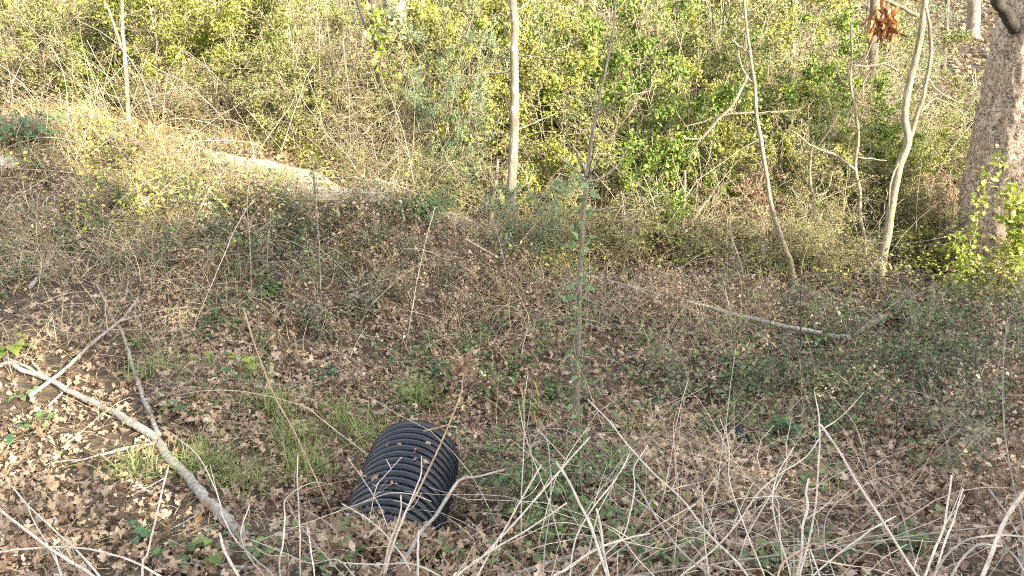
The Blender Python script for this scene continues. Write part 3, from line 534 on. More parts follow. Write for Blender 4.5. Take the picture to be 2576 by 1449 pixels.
# label, points from root to tip, widths, material, depths
canes = [
 ('thick pale cane crossing the bottom left corner, lowest of the slanting ones', [(240, 1455), (170, 1409), (102, 1362), (0, 1282), (-60, 1230)], 13, 10, CA, 1.75, 2.1),
 ('pale straight cane running parallel above the thick corner cane', [(255, 1455), (200, 1392), (145, 1342), (75, 1275), (25, 1217)], 9, 6, CA, 1.9, 2.3),
 ('thin pale cane with a hooked tip crossing the two slanting corner canes', [(160, 1455), (140, 1410), (107, 1350), (70, 1275), (80, 1260)], 8, 4, CA, 1.8, 2.1),
 ('pale cane arching flat over the bottom left corner', [(410, 1455), (350, 1420), (270, 1392), (190, 1377), (75, 1380), (-20, 1392)], 8, 8, CA, 1.85, 2.1),
 ('slim pale cane leaning against the underside of the grey fallen branch', [(358, 1455), (372, 1390), (390, 1315), (405, 1245), (425, 1170)], 8, 6, CA, 2.2, 3.5),
 ('long thin cane bowing over the lower end of the grey fallen branch', [(690, 1455), (645, 1410), (590, 1355), (560, 1300), (550, 1255), (530, 1205), (500, 1150), (450, 1104), (400, 1072)], 8, 3, CG, 2.2, 3.3),
 ('stout short pale cane just right of the lower end of the grey branch', [(603, 1455), (582, 1420), (562, 1375), (552, 1342)], 11, 11, CA, 2.0, 2.3),
 ('zigzag pale cane with an S bend at its top', [(706, 1455), (703, 1415), (712, 1370), (717, 1300), (717, 1258), (750, 1230), (790, 1214), (835, 1221)], 8, 4, CG, 2.2, 2.9),
 ('straight upright thin cane beside the green grass tufts', [(755, 1455), (755, 1375), (752, 1290), (748, 1205), (750, 1140)], 6, 4, CG, 2.2, 2.8),
 ('wavy thin cane between the fallen branch and the zigzag cane', [(668, 1455), (625, 1400), (610, 1365), (607, 1330), (625, 1275), (618, 1268)], 6, 4, CG, 2.1, 2.5),
 ('long slim dead stalk leaning left above the bright grass tufts', [(800, 1215), (765, 1140), (735, 1075), (700, 1015), (665, 935), (635, 850), (612, 775)], 4, 7, TB, 3.6, 4.3),
 ('thin blond stem arching like a bow over the leaf litter left of the pipe', [(815, 1060), (770, 1025), (725, 1010), (650, 992), (575, 982), (500, 985), (445, 995)], 5, 3, TW, 4.0, 4.2),
 ('thin pale stem lying from the zigzag cane towards the pipe mouth soil', [(868, 1421), (780, 1417), (700, 1385), (630, 1357)], 5, 3, CA, 2.4, 2.8),
 ('short upright thin cane stub between two grass clumps at the bottom', [(790, 1440), (781, 1375), (775, 1330)], 6, 4, CA, 2.2, 2.5),
 ('thin cane falling rightward from the S bend towards the pipe', [(870, 1455), (800, 1375), (750, 1315), (720, 1255)], 5, 3, CG, 2.4, 2.8),
 ('tall brown reed with a snapped side stub leaning over the black pipe', [(955, 1455), (979, 1390), (1014, 1300), (1044, 1250), (1074, 1190), (1114, 1105), (1139, 1045), (1161, 985), (1166, 935)], 11, 4, TB, 2.5, 3.3),
 ('pale pointed cane lying along the left of the brown reed on the pipe', [(965, 1455), (1000, 1340), (1024, 1280), (1046, 1230), (1059, 1190), (1061, 1147)], 9, 4, CA, 2.5, 3.0),
 ('thin forked twig standing on the near back of the black pipe', [(945, 1230), (951, 1217), (979, 1185), (1011, 1150)], 3, 3, CA, 3.1, 3.25),
 ('thin pale twig slanting over the left shoulder of the pipe', [(960, 1285), (944, 1255), (909, 1200), (874, 1150)], 4, 3, CA, 2.95, 3.2),
 ('pale cane lying down the leafy soil that covers the pipe end', [(1040, 1450), (1009, 1395), (974, 1350), (924, 1305), (859, 1267)], 7, 5, CA, 2.5, 2.9),
 ('thin bowed twig spanning the near pipe end from side to side', [(870, 1280), (930, 1258), (985, 1240), (1040, 1245), (1085, 1262)], 5, 4, CA, 3.0, 2.9),
 ('short pale upright cane beside the soil at the pipe', [(965, 1455), (979, 1370), (1007, 1290), (1009, 1245)], 8, 5, CA, 2.5, 2.8),
 ('pale upright stub below the elbow of the grey bent branch', [(1051, 1455), (1051, 1390), (1054, 1335)], 9, 8, CA, 2.3, 2.5),
 ('pale straight cane leaning right, first one right of the pipe', [(1200, 1455), (1239, 1380), (1274, 1325), (1309, 1260), (1361, 1170)], 8, 6, CA, 2.0, 2.5),
 ('longest straight pale cane leaning right from the bottom across the green leaves', [(1145, 1455), (1204, 1410), (1259, 1355), (1309, 1300), (1374, 1225), (1434, 1155), (1484, 1100)], 10, 6, CA, 1.95, 2.9),
 ('pale cane leaning low to the right under the longest straight one', [(1140, 1455), (1159, 1440), (1229, 1390), (1294, 1352), (1359, 1312), (1426, 1265)], 10, 6, CA, 1.9, 2.4),
 ('thick smooth pale cane bowing left with a blunt top in the middle of the stems', [(1530, 1455), (1504, 1375), (1484, 1320), (1459, 1270), (1434, 1215), (1401, 1162)], 13, 9, CA, 1.85, 2.3),
 ('short thick pale cane right beside the bowed smooth one', [(1532, 1455), (1519, 1390), (1514, 1340), (1501, 1280)], 11, 9, CA, 1.85, 2.1),
 ('slender upright cane bending left at its top over the yellow leaves', [(1365, 1455), (1371, 1375), (1381, 1300), (1386, 1225), (1384, 1160), (1374, 1105), (1340, 1080)], 6, 3, CG, 2.1, 2.8),
 ('kinked pale cane lying almost flat across the bottom middle', [(1395, 1450), (1424, 1435), (1464, 1405), (1504, 1380), (1559, 1360), (1634, 1342)], 13, 9, CA, 1.8, 2.1),
 ('long pale cane leaning left from the bottom right middle past the fork', [(1885, 1455), (1782, 1345), (1717, 1257), (1649, 1195), (1584, 1125), (1529, 1055), (1479, 1005)], 9, 5, CA, 2.0, 3.2),
 ('grey cane leaning left just below the long left-leaning one', [(1795, 1455), (1717, 1390), (1659, 1315), (1629, 1265), (1604, 1217)], 9, 7, CG, 1.9, 2.3),
 ('thin pale cane curving up to the left of the crossing stems', [(1434, 1455), (1444, 1370), (1474, 1305), (1509, 1255), (1559, 1190), (1584, 1140)], 7, 4, CA, 2.0, 2.5),
 ('thin wavy cane crossing behind the long left-leaning one', [(1520, 1400), (1569, 1345), (1589, 1275), (1597, 1220), (1594, 1180), (1629, 1120)], 6, 4, CA, 2.1, 2.6),
 ('pale cane hugging the bottom edge under the pipe soil', [(1115, 1455), (1049, 1422), (959, 1420), (859, 1417)], 8, 5, CA, 2.1, 2.3),
 ('tall pale cane, left of the two tall right-hand ones, with a fork near its top', [(2010, 1455), (2027, 1390), (2047, 1300), (2057, 1200), (2062, 1125), (2062, 1065), (2050, 985)], 12, 5, CA, 1.85, 2.3),
 ('long straight pale cane slanting down right from the fork of the tall cane', [(2312, 1455), (2272, 1395), (2237, 1335), (2197, 1275), (2157, 1215), (2117, 1145), (2064, 1067)], 12, 8, CA, 1.8, 2.2),
 ('pale cane sweeping down left from below the fork of the tall cane', [(1710, 1452), (1787, 1390), (1852, 1320), (1917, 1230), (1967, 1190), (2027, 1150), (2059, 1107)], 9, 5, CA, 1.95, 2.25),
 ('upright pale cane with a crooked top left of the tall forked one', [(2004, 1455), (2017, 1385), (2019, 1325), (2032, 1275), (2028, 1240), (2034, 1205)], 12, 8, CA, 1.85, 2.1),
 ('pale cane curving left like a bow beside the upright crooked one', [(1990, 1455), (1977, 1400), (1957, 1340), (1944, 1265), (1952, 1205), (1997, 1125)], 8, 5, CA, 2.0, 2.4),
 ('straight pale cane, left one of the leaning pair near the right corner', [(2325, 1455), (2352, 1380), (2377, 1320), (2384, 1265), (2394, 1195)], 10, 7, CA, 1.85, 2.2),
 ('straight pale cane, right one of the leaning pair near the right corner', [(2350, 1455), (2372, 1380), (2397, 1315), (2412, 1265), (2422, 1230)], 9, 6, CA, 1.85, 2.2),
 ('thickest bright cane leaning out of the right edge', [(2470, 1455), (2492, 1400), (2507, 1355), (2537, 1295), (2576, 1240), (2610, 1190)], 16, 14, CA, 1.6, 1.8),
 ('pale cane leaning low right across the foot of the long slanting one', [(2040, 1455), (2102, 1400), (2147, 1365), (2197, 1330), (2252, 1300)], 9, 5, CA, 1.85, 2.1),
 ('white arching cane bowing into the right corner tangle', [(2345, 1455), (2387, 1390), (2437, 1357), (2497, 1347), (2580, 1350)], 9, 8, CG, 1.8, 1.9),
 ('nearly level pale cane above the corner tangle', [(2370, 1338), (2497, 1325), (2580, 1312)], 6, 6, CG, 2.2, 2.1),
 ('pale cane leaning left out of the right corner tangle', [(2590, 1400), (2576, 1375), (2527, 1285), (2487, 1230)], 8, 6, CG, 2.1, 2.4),
 ('white hooked cane springing left from the corner knot', [(2390, 1455), (2417, 1410), (2457, 1374), (2517, 1374)], 9, 9, CG, 1.75, 1.85),
 ('white hooked cane curving right from the corner knot', [(2580, 1450), (2567, 1424), (2547, 1394), (2517, 1374)], 7, 8, CG, 1.75, 1.85),
 ('tall thin grey stem rising at the right edge', [(2575, 1330), (2567, 1285), (2547, 1205), (2532, 1125), (2524, 1025), (2524, 915), (2534, 805)], 8, 4, TG, 2.6, 3.4),
 ('thin grey stem with an elbow right of the tall forked cane', [(2205, 1230), (2184, 1175), (2167, 1115), (2149, 1065), (2112, 1020), (2077, 980)], 6, 4, TG, 3.2, 3.7),
 ('short tan stub forking at the foot of the tall cane', [(1955, 1455), (1967, 1420), (1997, 1395), (2039, 1372)], 9, 8, TB, 1.75, 1.9),
 ('short pale stub leaning right from the foot of the tall cane', [(2065, 1455), (2050, 1415), (2039, 1382)], 8, 7, CA, 1.8, 1.9),
 ('thin pale stem standing in the leaf litter left of the dark bottle', [(1925, 1455), (1882, 1350), (1852, 1265), (1834, 1205), (1834, 1125), (1812, 1055)], 7, 3, CA, 2.1, 3.0),
 ('yellowish bent stem lying along the bottom right of the stems', [(1925, 1434), (1847, 1435), (1787, 1420)], 6, 5, TW, 2.2, 2.3),
 ('thin pale cane across the bottom between the two leaning bundles', [(1650, 1455), (1600, 1400), (1560, 1350), (1530, 1330)], 7, 4, CA, 1.9, 2.2),
 ('slim grey cane standing right of the long slanting one', [(2100, 1455), (2075, 1380), (2080, 1300), (2140, 1230)], 5, 3, CG, 2.1, 2.6),
 ('brittle pale cane leaning left in the gap before the right pair', [(2270, 1300), (2240, 1240), (2190, 1200)], 5, 3, CG, 2.8, 3.1),
]
for lab, pts, w0, w1, mt, Yb, Yt in canes:
    sides = ()
    if 'snapped' in lab: sides = [([(1129, 1069), (1095, 1078), (1066, 1085)], 6, 6)]
    if 'forked twig standing' in lab: sides = [([(985, 1180), (978, 1168), (972, 1155)], 2.5, 2)]
    stick('cane_stem', lab, 'cane', pts, w0 * .7, w1 * .66, M[mt], Yb, Yt, GC, root=True, sides=sides, part='side_twig', wig=.0008, auto=(0 if sides else int(abs(pts[0][0] * 7 + pts[0][1]) % 4)))
GS = 'tall dead stalks over the ditch and mound'
for lab, pts, w0, w1, mt, Yb, Yt in [
 ('upright dark stalk on the right of the ditch, standing before the pale forked sapling', [(2004, 965), (2012, 875), (2014, 725), (2016, 690)], 6, 4, TD, 5.6, 5.6),
 ('dark stalk leaning right over the short broken branch', [(2105, 990), (2132, 915), (2152, 855), (2175, 800)], 5, 3, TD, 5.5, 5.7),
 ('dark stalk between the broken branch and the right-edge stem', [(2285, 1100), (2269, 1025), (2257, 955), (2234, 910)], 5, 3, TD, 4.6, 4.9),
 ('long pale stalk slanting right over the sunlit mound slope', [(505, 780), (555, 660), (600, 560), (640, 500)], 4, 3, TW, 6.0, 7.2),
 ('pale stalk slanting right in front of the dark hump of the mound', [(1038, 775), (1055, 680), (1075, 590), (1095, 520)], 4, 3, TW, 6.4, 7.2),
 ('thin upright stalk with few leaves on the mound left of its crest', [(808, 740), (803, 620), (797, 520), (792, 455)], 5, 3, TG, 6.3, 6.6),
 ('upright brown stalk in the weeds below the sandy path', [(632, 700), (628, 600), (622, 520), (630, 440)], 5, 3, TG, 6.6, 7.0),
 ('thin brown stalk rising beside the feathery seedling in the ditch', [(2460, 1010), (2455, 900), (2440, 800), (2450, 730)], 4, 3, TD, 5.0, 5.3),
 ('leaning pale stalk left of the grey fallen branch fork', [(520, 850), (560, 930), (565, 960)], 4, 4, TG, 5.2, 5.0),
 ('crooked dark twig standing behind the pale stick fork', [(375, 940), (360, 870), (358, 800), (352, 745)], 5, 3, TD, 4.9, 5.2),
 ('thin stalk arching right over the shaded right ditch', [(2370, 1020), (2317, 990), (2267, 982)], 5, 4, TG, 4.6, 4.7),
]:
    stick('dead_stalk', lab, 'stalk', pts, w0 * .65, w1 * .6, M[mt], Yb, Yt, GS, root=('arching' not in lab), wig=.002)

# ------------------------------------------------------------------ saplings and trees
def tree_rod(pts, w0, w1, Y0, Y1, root=True, wig=.0025, S=12, seed=1, knots=.04):
    q = np.array([P(u, v, Y0 + (Y1 - Y0) * k / (len(pts) - 1)) for k, (u, v) in enumerate(pts)])
    if root: q[0, 2] = gz(q[0, 0], q[0, 1]) - .06
    return q, rod(q, w0, w1, max(14, 5 * len(q)), wig, seed, S, knots, .55 if root else 0)
def sapling(name, label, pts, w0, w1, mat, Y0, Y1, limbs=(), group='saplings at the edge of the thicket', cat='sapling', limb='branch'):
    sd_ = int(pts[0][0])
    q, g = tree_rod(pts, w0, w1, Y0, Y1, seed=sd_); t = thing(name, label, cat, q[0], group); obj('trunk', g, mat, t)
    for j, (lp, a, b2, dy) in enumerate(limbs):
        y0 = c_near(q, lp[0]); _, g = tree_rod(lp, a, b2, y0, y0 + dy, False, .005, 6, sd_ + j); obj(limb, g, mat, t)
    return t
sapling('sapling', 'slim grey sapling standing alone in the ditch with leafy vine on its stem', [(1447, 1097), (1449, 1000), (1452, 900), (1455, 760), (1462, 640), (1472, 500), (1478, 440), (1490, 340), (1505, 270), (1520, 190), (1540, 90), (1550, 0), (1556, -60)], 20, 3, M['sapling'], 4.75, 4.9,
  [([(1478, 462), (1450, 430), (1405, 395), (1355, 352)], 8, 2, .3), ([(1478, 455), (1455, 400), (1425, 350), (1395, 300)], 7, 2, -.2), ([(1477, 458), (1525, 440), (1560, 405), (1580, 370)], 7, 2, .3), ([(1479, 450), (1490, 400), (1500, 350)], 5, 2, -.3),
   ([(1470, 530), (1530, 525), (1575, 515), (1590, 480)], 6, 2, .2), ([(1466, 610), (1430, 612), (1400, 618)], 5, 2, .1), ([(1503, 282), (1470, 255), (1430, 235)], 6, 2, .2), ([(1503, 280), (1545, 262), (1560, 235), (1600, 230)], 6, 2, -.2), ([(1506, 265), (1500, 230), (1510, 190)], 5, 2, .3)])
sapling('tree', 'straight grey trunk with white lichen patches in the middle of the view', [(1291, 645), (1291, 560), (1288, 480), (1291, 380), (1294, 300), (1294, 200), (1292, 120), (1296, 60), (1290, 0), (1288, -120), (1288, -260)], 27, 16, M['lichen'], 8.35, 8.6,
  [([(1294, 150), (1265, 145), (1225, 150)], 5, 2, .3), ([(1294, 175), (1240, 185), (1190, 190), (1140, 205)], 7, 2, .3), ([(1295, 145), (1330, 140), (1380, 150)], 5, 2, -.2), ([(1291, 335), (1230, 335), (1170, 340)], 4, 2, .2), ([(1290, 30), (1310, 20), (1335, -10)], 6, 3, .2), ([(1291, 330), (1340, 310), (1395, 285)], 5, 2, .3)], cat='tree', group='trees in and behind the thicket')
sapling('sapling', 'pale smooth forked sapling, brightest and thickest of the sunlit ones on the right', [(2206, 726), (2230, 600), (2250, 480), (2268, 400), (2282, 365), (2275, 290), (2290, 200), (2312, 110), (2325, 30), (2328, -10), (2334, -120)], 22, 15, M['sapling_pale'], 7.85, 7.9,
  [([(2280, 372), (2310, 280), (2335, 180), (2342, 140), (2335, 60), (2328, 20)], 12, 8, .0), ([(2310, 40), (2260, 15), (2215, -6)], 11, 10, .2), ([(2270, 395), (2245, 440), (2235, 520)], 6, 3, -.1), ([(2312, 290), (2350, 250), (2400, 270), (2440, 300)], 5, 2, .2), ([(2330, 190), (2360, 230), (2420, 260)], 5, 2, .3), ([(2262, 180), (2225, 160), (2190, 175), (2170, 260)], 5, 3, .2)])
sapling('sapling', 'thin pale sapling leaning left with a broken bushy top, left of the forked one', [(2004, 726), (1987, 655), (1967, 600), (1942, 525), (1927, 435), (1914, 350), (1902, 275), (1899, 210), (1889, 150), (1877, 65), (1872, -20)], 14, 6, M['sapling_pale'], 7.7, 7.9,
  [([(1889, 148), (1865, 120), (1842, 100)], 8, 5, .1), ([(1900, 215), (1878, 190), (1855, 130)], 7, 3, .2), ([(1902, 285), (1842, 287), (1790, 300), (1717, 320)], 6, 3, .2), ([(1880, 190), (1842, 265), (1807, 300), (1762, 348), (1717, 346)], 8, 5, .1), ([(1762, 348), (1745, 375), (1735, 405)], 5, 3, .1), ([(1902, 285), (1950, 280), (2010, 278)], 5, 2, -.1)])
sapling('sapling', 'thin pale sapling with a long left fork, between the leaning one and the forked one', [(2178, 655), (2174, 600), (2164, 550), (2162, 475), (2152, 425), (2159, 340), (2152, 280), (2142, 215), (2142, 125), (2138, 60)], 11, 5, M['sapling_pale'], 8.2, 8.4,
  [([(2155, 430), (2110, 395), (2047, 370), (1987, 325)], 8, 3, .1), ([(2150, 250), (2185, 265), (2213, 285)], 5, 2, .1), ([(2148, 230), (2115, 200), (2100, 160)], 5, 2, .2), ([(2158, 395), (2190, 400), (2230, 402)], 4, 2, .1), ([(2145, 165), (2200, 165), (2260, 150)], 4, 2, .2)])
sapling('sapling', 'crooked thin sapling with a forked elbow just left of the long-forked one', [(2042, 655), (2044, 560), (2049, 500), (2042, 475), (2037, 435), (2042, 380), (2047, 340)], 10, 4, M['sapling_pale'], 8.4, 8.5, [([(2045, 495), (2075, 485), (2095, 430)], 6, 3, .1), ([(2047, 530), (2010, 500), (1990, 470)], 4, 2, .1)])
sapling('sapling', 'dry slender stem standing right of the vine-clad sapling, crossed by a leaning pole', [(1712, 660), (1717, 580), (1722, 500), (1724, 430)], 10, 6, M['sapling_pale'], 8.5, 8.6, [([(1718, 590), (1750, 545), (1790, 490)], 10, 6, .2), ([(1722, 480), (1700, 430), (1690, 390)], 4, 2, .1)])
sapling('sapling', 'thin dark stem bending in the brown bush below the leaning sapling', [(1872, 730), (1862, 660), (1840, 600), (1835, 555)], 7, 4, M['twig_grey'], 7.7, 8.0)
sapling('sapling', 'slim pale post-like stem on the left bank above the straw-coloured grass', [(322, 296), (320, 250), (318, 195), (312, 120), (308, 50), (306, -30)], 12, 7, M['sapling_pale'], 10.1, 10.3, [([(310, 125), (285, 60), (262, -5)], 8, 6, .1)])
sapling('sapling', 'cluster-based pale bush stem with bare antler branches behind the sandy path', [(735, 345), (725, 320), (700, 290), (690, 240)], 9, 4, M['sapling_pale'], 10.3, 10.4, [([(728, 328), (745, 315), (752, 290)], 9, 4, .1), ([(715, 310), (685, 300), (660, 310)], 6, 3, .1), ([(735, 340), (700, 330), (670, 345)], 7, 4, -.1)])
sapling('sapling', 'thin pale upright stem left of the antler-branched one', [(660, 382), (661, 330), (659, 290), (664, 230)], 8, 5, M['sapling_pale'], 10.2, 10.4)
sapling('sapling', 'stout pale leaning stem above the tangle left of the dark thin trunk', [(868, 265), (885, 200), (905, 135), (915, 90)], 11, 9, M['sapling_pale'], 11.0, 11.2)
sapling('sapling', 'multi-stemmed pale clump at the foot of the lichened trunk', [(1232, 545), (1240, 500), (1250, 450), (1252, 400)], 14, 6, M['sapling_pale'], 9.2, 9.4, [([(1240, 540), (1262, 480), (1280, 420)], 10, 5, .1), ([(1228, 540), (1215, 500), (1190, 470)], 7, 3, .1)])
GT = 'trees in and behind the thicket'
def far_tree(label, pts, w0, w1, mat, Y0, limbs=()):
    return sapling('tree', label, pts, w0, w1, M[mat], Y0, Y0 + .3, limbs, GT, 'tree')
far_tree('narrow dark trunk behind the bare twigs right of the big yellow-green bush', [(958, 360), (956, 300), (955, 220), (952, 120), (940, 20), (930, -90)], 18, 26, 'twig_dark', 10.35, [([(950, 110), (915, 50), (890, -20)], 12, 8, .2)])
far_tree('broad ridged pale trunk half hidden by vine leaves right of the narrow dark trunk', [(1003, 330), (1000, 220), (996, 120), (992, 20), (985, -90)], 62, 56, 'palebark', 11.3)
far_tree('pale trunk pair, left one, behind the dry tangle', [(789, 230), (787, 120), (785, 40), (784, -80)], 15, 13, 'palebark', 14)
far_tree('pale trunk pair, right one, behind the dry tangle', [(823, 220), (822, 120), (820, 40), (818, -80)], 19, 17, 'palebark', 14.4)
far_tree('pale distant trunk at the far left of the thicket', [(40, 230), (34, 120), (30, 40), (28, -80)], 38, 34, 'palebark', 15)
far_tree('slanting pale trunk on the far left, leaning to the left as it rises', [(70, 260), (40, 190), (10, 150), (-40, 100)], 16, 13, 'palebark', 12)
far_tree('distant pale trunk on the open leafy floor between the forked sapling and the big pine', [(2452, 75), (2450, 30), (2448, -60)], 30, 28, 'palebark', 24)
far_tree('slim distant trunk on the open floor left of the pale one', [(2378, 160), (2380, 80), (2384, -60)], 12, 10, 'oldbark', 19)
far_tree('dark leaning stub trunk in shadow behind the fork of the pale sapling', [(2205, 270), (2190, 330), (2180, 360)][::-1], 22, 18, 'oldbark', 12.5)
far_tree('thin grey trunk behind the bright green bush right of the vine-clad sapling', [(1640, 330), (1642, 200), (1650, 90), (1655, -80)], 16, 13, 'oldbark', 13.2)
far_tree('dull trunk rising behind the leaning thin sapling on the right', [(1985, 330), (1990, 200), (1996, 80), (2000, -80)], 20, 16, 'oldbark', 13.5)
far_tree('dark trunk behind the hanging dead leaves', [(2190, 330), (2196, 180), (2200, 60), (2204, -80)], 26, 22, 'oldbark', 13)
far_tree('thin pale trunk in the bushes left of the lichened trunk', [(1070, 300), (1068, 180), (1064, 80), (1060, -80)], 12, 9, 'palebark', 13)

# the big plated trunk at the right edge
cen = [(2528, 760, 250), (2528, 690, 235), (2532, 600, 220), (2534, 500, 205), (2545, 400, 190), (2562, 300, 182), (2580, 200, 176), (2600, 90, 172), (2622, 0, 170), (2650, -120, 166), (2690, -320, 160)]
q = np.array([P(u, v, 8.35) for u, v, _ in cen]); q[0, 2] = min(q[0, 2], gz(q[0, 0], q[0, 1]) - .1)
c = spline(q, 150); _, _, dep = proj(q); Lq = np.r_[0, np.cumsum(np.linalg.norm(np.diff(q, axis=0), axis=1))]
rr = np.interp(np.linspace(0, Lq[-1], 150), Lq, np.array([w_ for _, _, w_ in cen]) / 2 * dep / FPX)
V, F = tubes(c, rr, 90, cap=False)
ang = np.tile(np.arange(90), 150); hgt = np.repeat(np.arange(150), 90)
ca, sa = np.cos(ang * 2 * np.pi / 90) * 2.6, np.sin(ang * 2 * np.pi / 90) * 2.6
disp = .05 * vnoise(ca + hgt * .011, sa + hgt * .05, .5) + .035 * vnoise(ca * 1.3 + 9, sa * 1.3 + hgt * .045, .16) + .02 * vnoise(ca * 2 + 4 + hgt * .07, sa * 2, .13)
V = V + nrm(V - np.repeat(c, 90, 0)) * disp[:, None]
t = thing('pine_tree', 'big pine trunk with plated pale bark leaning at the right edge', 'tree', q[0], GT); obj('trunk', (V, F), M['pine'], t)
lq = np.array([P(2560, 75, 8.2), P(2535, 45, 8.1), P(2515, 10, 8.0), P(2490, -40, 7.9)]); obj('limb', rod(lq, 34, 20, 20, .008, 3, 10), M['twig_dark'], t)

# ------------------------------------------------------------------ vines, hanging leaves, weeds
def leaf_sprays(anch, n_per, spread, size, rg, droop=0.0, width=1.0):
    a = np.repeat(anch, n_per, 0); p = a + rg.normal(0, spread, a.shape); d = rg.normal(0, 1, a.shape); d[:, 2] -= droop
    Xa, Ya, Za = frames(len(p), .6, rg, nrm(d)); sz = rg.uniform(size[0], size[1], len(p))[:, None]
    return place(*oval, p, Xa * sz * width, Ya * sz, Za * sz)
def vine(label, lines, Yd, mat, n_per, spread, size, stemw=4, cat='vine'):
    root = P(*lines[0][0], Yd); t = thing('climbing_vine', label, cat, root); mb = MB(); an = []
    for k, L_ in enumerate(lines):
        q = spline([P(u, v, Yd + .0 * k) for u, v in L_], 26, .02, k); mb.add(rod(q, stemw, stemw * .6, 26, .003, k, 5)); an.append(q[2:])
    obj('runner', mb.get(), M['stem'], t); obj('foliage', leaf_sprays(np.concatenate(an), n_per, spread, size, np.random.default_rng(int(lines[0][0][0]))), mat, t); return t
M['vineleaf'] = leaf_mat('vine_leaf', [(.30, .38, .05), (.40, .46, .08), (.22, .32, .05), (.48, .48, .14), (.50, .42, .22)], .35, .45, .4)
M['clasp'] = leaf_mat('clasping_leaf', [(.14, .22, .10), (.20, .30, .13), (.26, .34, .16)], .3, .5, .4)
vine('yellow-green vine climbing the foot of the big pine, left of two', [[(2400, 760), (2440, 640), (2450, 560), (2475, 470), (2520, 400)], [(2400, 740), (2420, 650), (2405, 590)]], 7.45, M['vineleaf'], 9, .05, (.04, .075))
vine('yellow-green vine hanging down the sunny side of the big pine, right of two', [[(2560, 700), (2560, 620), (2540, 540), (2545, 480)], [(2576, 640), (2568, 560), (2560, 500)]], 7.35, M['vineleaf'], 11, .05, (.045, .08))
vine('leafy vine covering the broad ridged pale trunk', [[(1000, 330), (985, 200), (1005, 90), (990, -20)], [(1015, 300), (1010, 150), (1000, 20)], [(980, 280), (975, 140), (972, 30)]], 10.95, LM['olive'], 12, .1, (.04, .08))
vine('vine with bright yellow-green leaves on the narrow dark trunk', [[(985, 210), (960, 150), (950, 90), (945, 20)], [(975, 270), (990, 220)]], 10.2, M['vineleaf'], 5, .08, (.06, .11))
q = spline([P(u, v, 4.66) for u, v in [(1450, 1085), (1456, 900), (1462, 700), (1468, 560), (1480, 470)]], 34, .015, 3)
t = thing('climbing_vine', 'dull green small-leaved vine clasping the stem of the sapling in the ditch', 'vine', q[0]); obj('runner', rod(q, 3, 2, 34, .004, 2, 5), M['stem'], t)
obj('foliage', leaf_sprays(q, 3, .035, (.04, .07), np.random.default_rng(9)), M['clasp'], t)

# bunch of dead leaves hanging on a snapped twig
M['rust'] = leaf_mat('rusty_leaf', [(.30, .12, .04), (.46, .22, .08), (.54, .30, .13), (.24, .10, .05), (.58, .38, .20)], .2, .5, .35)
t = thing('dead_leaf_bunch', 'bunch of rusty brown curled leaves hanging head down by the forked sapling', 'leaves', P(2222, 20, 7.8)); rg = np.random.default_rng(12)
long_leaf = [strip_leaf([.015, .045, .08, .035, .09, .03, .06, .01], b_, c_, .04) for b_, c_ in ((.5, .6), (-.6, 1.2), (.2, -.8))]
mb = MB()
for (tv, tf) in long_leaf:
    k = 24; a = np.array([P(u, v, 7.8) for u, v in zip(rg.normal(2224, 12, k), rg.uniform(8, 40, k))]) + rg.normal(0, .03, (k, 3))
    d = np.stack([rg.normal(.12, .4, k), rg.normal(0, .4, k), -np.ones(k)], -1); Xa, Ya, Za = frames(k, .8, rg, d); sz = rg.uniform(.18, .30, k)[:, None]
    mb.add(place(tv, tf, a, Xa * sz, Ya * sz, Za * sz))
obj('foliage', mb.get(), M['rust'], t); obj('twig', rod(np.array([P(2228, -40, 7.8), P(2222, 0, 7.8), P(2224, 30, 7.8)]), 9, 5, 10, .004, 2, 6), M['sapling_pale'], t)

def weed(name, label, u, v, Yd, leaves, size, height, mat, cat='plant', tpl=None, group='broad-leaved weeds in the leaf litter', spread=.6):
    g = G(u, v); rg = np.random.default_rng(int(u * 7 + v)); t = thing(name, label, cat, g, group); mb = MB(); ps = []; ds = []
    for k in range(leaves):
        a = rg.uniform(0, 6.28); hgt = height * rg.uniform(.35, 1.0); r_ = size * rg.uniform(.2, 1.1) * spread * 2; tip = g + np.array([math.cos(a) * r_, math.sin(a) * r_, hgt])
        mb.add(tubes(spline([g + rg.normal(0, .008, 3), (g + tip) / 2 + [0, 0, hgt * .2], tip], 6), np.linspace(.0028, .0015, 6), 4)); ps.append(tip); ds.append([math.cos(a), math.sin(a), rg.uniform(-.6, .2)])
    Xa, Ya, Za = frames(len(ps), .3, rg, np.array(ds)); sz = rg.uniform(.7, 1.15, len(ps))[:, None] * size
    obj('stem', mb.get(), M['stem'] if mat is not M['cover'] else M['cover'], t); obj('foliage', place(*(tpl or broad), np.array(ps), Xa * sz, Ya * sz, Za * sz), mat, t); return t
broad = strip_leaf([.06, .36, .42, .36, .2, .015], .3, .3, .02); ovl = strip_leaf([.03, .22, .27, .2, .015], .3, .4)
M['weed_y'] = leaf_mat('lime_weed', [(.30, .38, .07), (.38, .45, .10), (.24, .33, .08), (.46, .48, .12)], .35, .45)
M['weed_g'] = leaf_mat('mid_weed', [(.12, .20, .06), (.18, .28, .09), (.24, .34, .12)], .3, .45)
M['weed_d'] = leaf_mat('dark_weed', [(.05, .12, .05), (.08, .17, .07), (.12, .22, .09)], .2, .4, .45)
